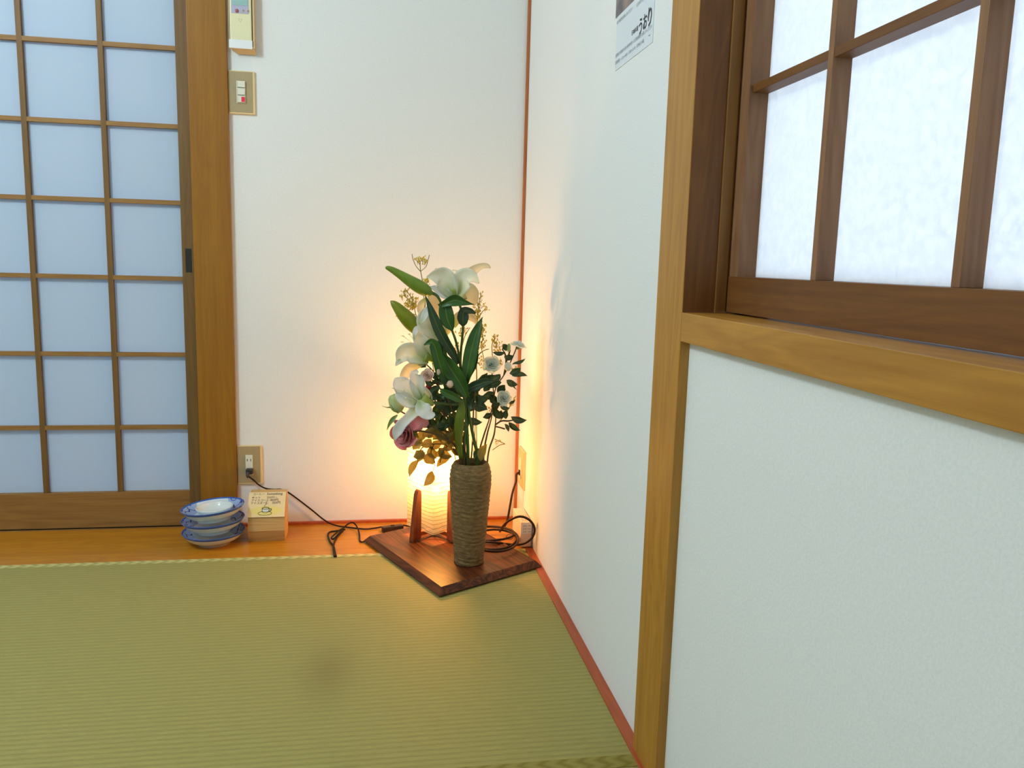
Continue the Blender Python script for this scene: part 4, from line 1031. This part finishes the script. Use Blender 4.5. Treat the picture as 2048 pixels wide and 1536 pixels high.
# leafy sprays -------------------------------------------------------------
g1 = bouquet_thing('leaf_spray', 'olive leaf spray hanging over the lamp shade, a single leaf at its tip', 'foliage', 'leaf sprays in the vase')
YO = -0.405
st_ = MB()
for pts in ([(922, 960, -.42), (918, 912, -.415), (895, 892, YO), (868, 888, YO), (845, 895, YO), (836, 912, YO)], [(868, 888, YO), (862, 905, YO), (870, 925, YO), (866, 942, YO)], [(895, 892, YO), (885, 905, YO), (880, 925, YO)]):
    twig(st_, pts, 2.2)
obj('stem', st_, M_stemb, g1)
for q in [(844, 888, 826, 900, 20), (846, 900, 826, 914, 20), (838, 920, 819, 954, 15), (846, 912, 868, 930, 23), (862, 892, 874, 918, 20), (878, 896, 905, 914, 20), (903, 912, 873, 936, 16), (864, 941, 847, 972, 19),
          (852, 866, 836, 884, 18), (862, 878, 842, 892, 18), (880, 880, 858, 896, 18), (905, 885, 884, 898, 18), (850, 905, 836, 925, 16), (884, 870, 866, 880, 16), (905, 900, 922, 912, 14), (870, 864, 850, 872, 14), (890, 906, 872, 914, 16), (844, 880, 828, 890, 14)]:
    obj('leaf', leaf(MB(), *q, YO + random.uniform(-.015, .01), random.uniform(-.01, .01)), M_oleaf, g1)
g2 = bouquet_thing('leaf_spray', 'dense dark green leaf spray filling the middle of the bouquet above the vase', 'foliage', 'leaf sprays in the vase')
st_ = MB(); YD = -.425
mids = [(932, 960, -.425), (930, 912, -.425), (915, 870, YD), (895, 835, YD), (880, 800, YD)]
twig(st_, mids, 3.5); twig(st_, [(915, 870, YD), (890, 862, YD), (865, 855, YD), (850, 845, YD)], 3)
twig(st_, [(938, 955, vy), (944, 900, vy), (946, 850, vy), (948, 800, vy), (952, 765, vy)], 3); twig(st_, [(946, 850, vy), (932, 820, vy)], 2.5)
obj('stem', st_, M_stemb, g2)
rnd = random.Random(4)
spots = [(905, 790), (895, 800), (880, 808), (905, 812), (870, 820), (890, 825), (908, 830), (875, 838), (858, 835), (893, 845), (910, 850), (862, 850), (878, 860), (900, 868), (915, 840), (918, 820), (903, 800), (884, 850), (868, 832), (895, 815), (912, 868), (890, 880), (906, 890), (915, 900), (942, 795), (936, 785), (955, 800), (960, 815), (948, 780), (940, 812), (925, 782), (900, 772), (914, 780), (950, 840), (872, 795), (884, 790), (925, 850), (918, 880), (856, 862), (846, 852), (886, 800), (898, 822), (882, 842), (906, 858), (893, 870), (868, 848), (874, 872), (904, 878), (912, 812), (888, 812), (922, 836), (930, 800), (946, 806), (866, 866), (884, 866), (898, 790), (912, 800), (924, 868)]
for (u, v) in spots:
    a_ = rnd.uniform(0, 2 * PI); l_ = rnd.uniform(11, 16)
    obj('leaf', leaf(MB(), u - math.cos(a_) * l_, v - math.sin(a_) * l_, u + math.cos(a_) * l_, v + math.sin(a_) * l_, rnd.uniform(14, 19), YD + rnd.uniform(-.02, .02), rnd.uniform(-.01, .01)), M_dleaf if v < 858 else M_oleaf, g2)
obj('leaf', leaf(MB(), 962, 922, 974, 888, 17, -.44), M_oleaf, g2)
obj('leaf', leaf(MB(), 950, 918, 962, 896, 12, -.43), M_dleaf, g2)

# goldenrod --------------------------------------------------------------------
def goldenrod(label, stems, tufts, seed, y, upto=None):
    t = bouquet_thing('goldenrod_sprig', label, 'filler flower', 'yellow filler sprigs in the vase'); rnd = random.Random(seed)
    s = MB()
    for pts in stems: twig(s, [(u, v, y) for u, v in pts], 1.6)
    for (u, v, ru, rv, n) in tufts:
        g = MB()
        c = at(u, v, y)
        for k in range(n):
            a_ = rnd.uniform(0, 2 * PI); q = rnd.random() ** .6
            uu = u + math.cos(a_) * ru * q; vv = v + math.sin(a_) * rv * q
            p = at(uu, vv, y + rnd.uniform(-.012, .012)); d = Vector((rnd.uniform(-1, 1), rnd.uniform(-1, 1), rnd.uniform(-.2, 1.2))).normalized() * rnd.uniform(.003, .008)
            g.tube([p, p + d], [.0006, .0004], 4, spline=False)
            g.ball(p + d, rnd.uniform(.0011, .0022), 5, 4, (1, 1, 1.5))
            if k % 3 == 0:
                e = p + (c + Vector((0, 0, -.012)) - p) * rnd.uniform(.3, .7)
                s.tube([p, (p + e) / 2 + Vector((0, 0, -.002)), e], .0004, 4, sub=2)
        obj('florets', g, M_gold, t, 'tiny yellow florets')
    obj('stem', s, M_gstem, t)
    return t
goldenrod('yellow filler sprig reaching highest, above the uppermost green bud', [[(915, 960), (905, 880), (880, 800), (860, 700), (850, 620), (846, 570), (841, 540), (840, 522)], [(841, 543), (832, 532), (826, 518), (824, 508)], [(841, 543), (852, 533), (856, 520), (859, 510)], [(850, 620), (852, 585), (852, 562)]],
          [(836, 522, 5, 7, 16), (848, 522, 7, 8, 22), (851, 567, 8, 8, 20), (856, 560, 3, 5, 5)], 1, -.385)
goldenrod('yellow filler sprig between the two green buds at the left', [[(918, 960), (900, 860), (870, 740), (845, 660), (832, 630), (825, 600), (812, 580)], [(828, 615), (818, 600), (806, 590)], [(832, 630), (812, 622)], [(845, 660), (820, 645), (795, 632)], [(840, 640), (838, 622)]],
          [(824, 604, 14, 14, 60), (812, 584, 8, 8, 18), (822, 615, 12, 6, 26), (806, 594, 6, 6, 10), (795, 632, 4, 3, 5), (858, 592, 5, 5, 8)], 2, -.39)
goldenrod('yellow filler sprig standing right of the highest lily', [[(945, 960), (950, 860), (953, 760), (952, 690), (955, 640), (958, 610), (962, 588)], [(953, 700), (962, 672), (966, 650)], [(955, 640), (966, 622), (972, 620)], [(953, 720), (960, 706), (975, 698)], [(925, 690), (930, 672), (940, 655)]],
          [(958, 610, 9, 14, 34), (955, 626, 8, 10, 24), (963, 590, 2, 7, 6), (972, 620, 4, 3, 6), (962, 658, 10, 14, 50), (958, 668, 8, 7, 24), (952, 640, 6, 8, 12), (922, 668, 9, 12, 18), (928, 660, 6, 10, 12), (955, 640, 8, 6, 10)], 3, -.38)
goldenrod('yellow filler sprig low on the right among the white roses', [[(955, 960), (953, 860), (954, 770), (954, 720), (965, 703), (978, 698)], [(970, 735), (966, 710), (962, 690), (968, 676)], [(954, 745), (946, 720)], [(985, 715), (984, 690), (990, 676)], [(992, 850), (1010, 830), (1022, 808)], [(985, 900), (1000, 890), (1010, 888)], [(1010, 888), (1002, 884), (989, 878)]],
          [(966, 688, 6, 12, 22), (958, 692, 7, 4, 10), (988, 680, 6, 12, 20), (994, 695, 9, 12, 34), (1024, 805, 6, 10, 24), (962, 725, 7, 12, 20), (950, 730, 4, 9, 12), (1002, 727, 5, 10, 14), (1028, 738, 8, 5, 10), (978, 820, 4, 8, 10), (996, 886, 7, 3, 5), (952, 700, 3, 22, 14), (915, 698, 6, 14, 16), (935, 790, 3, 20, 8)], 4, -.375)
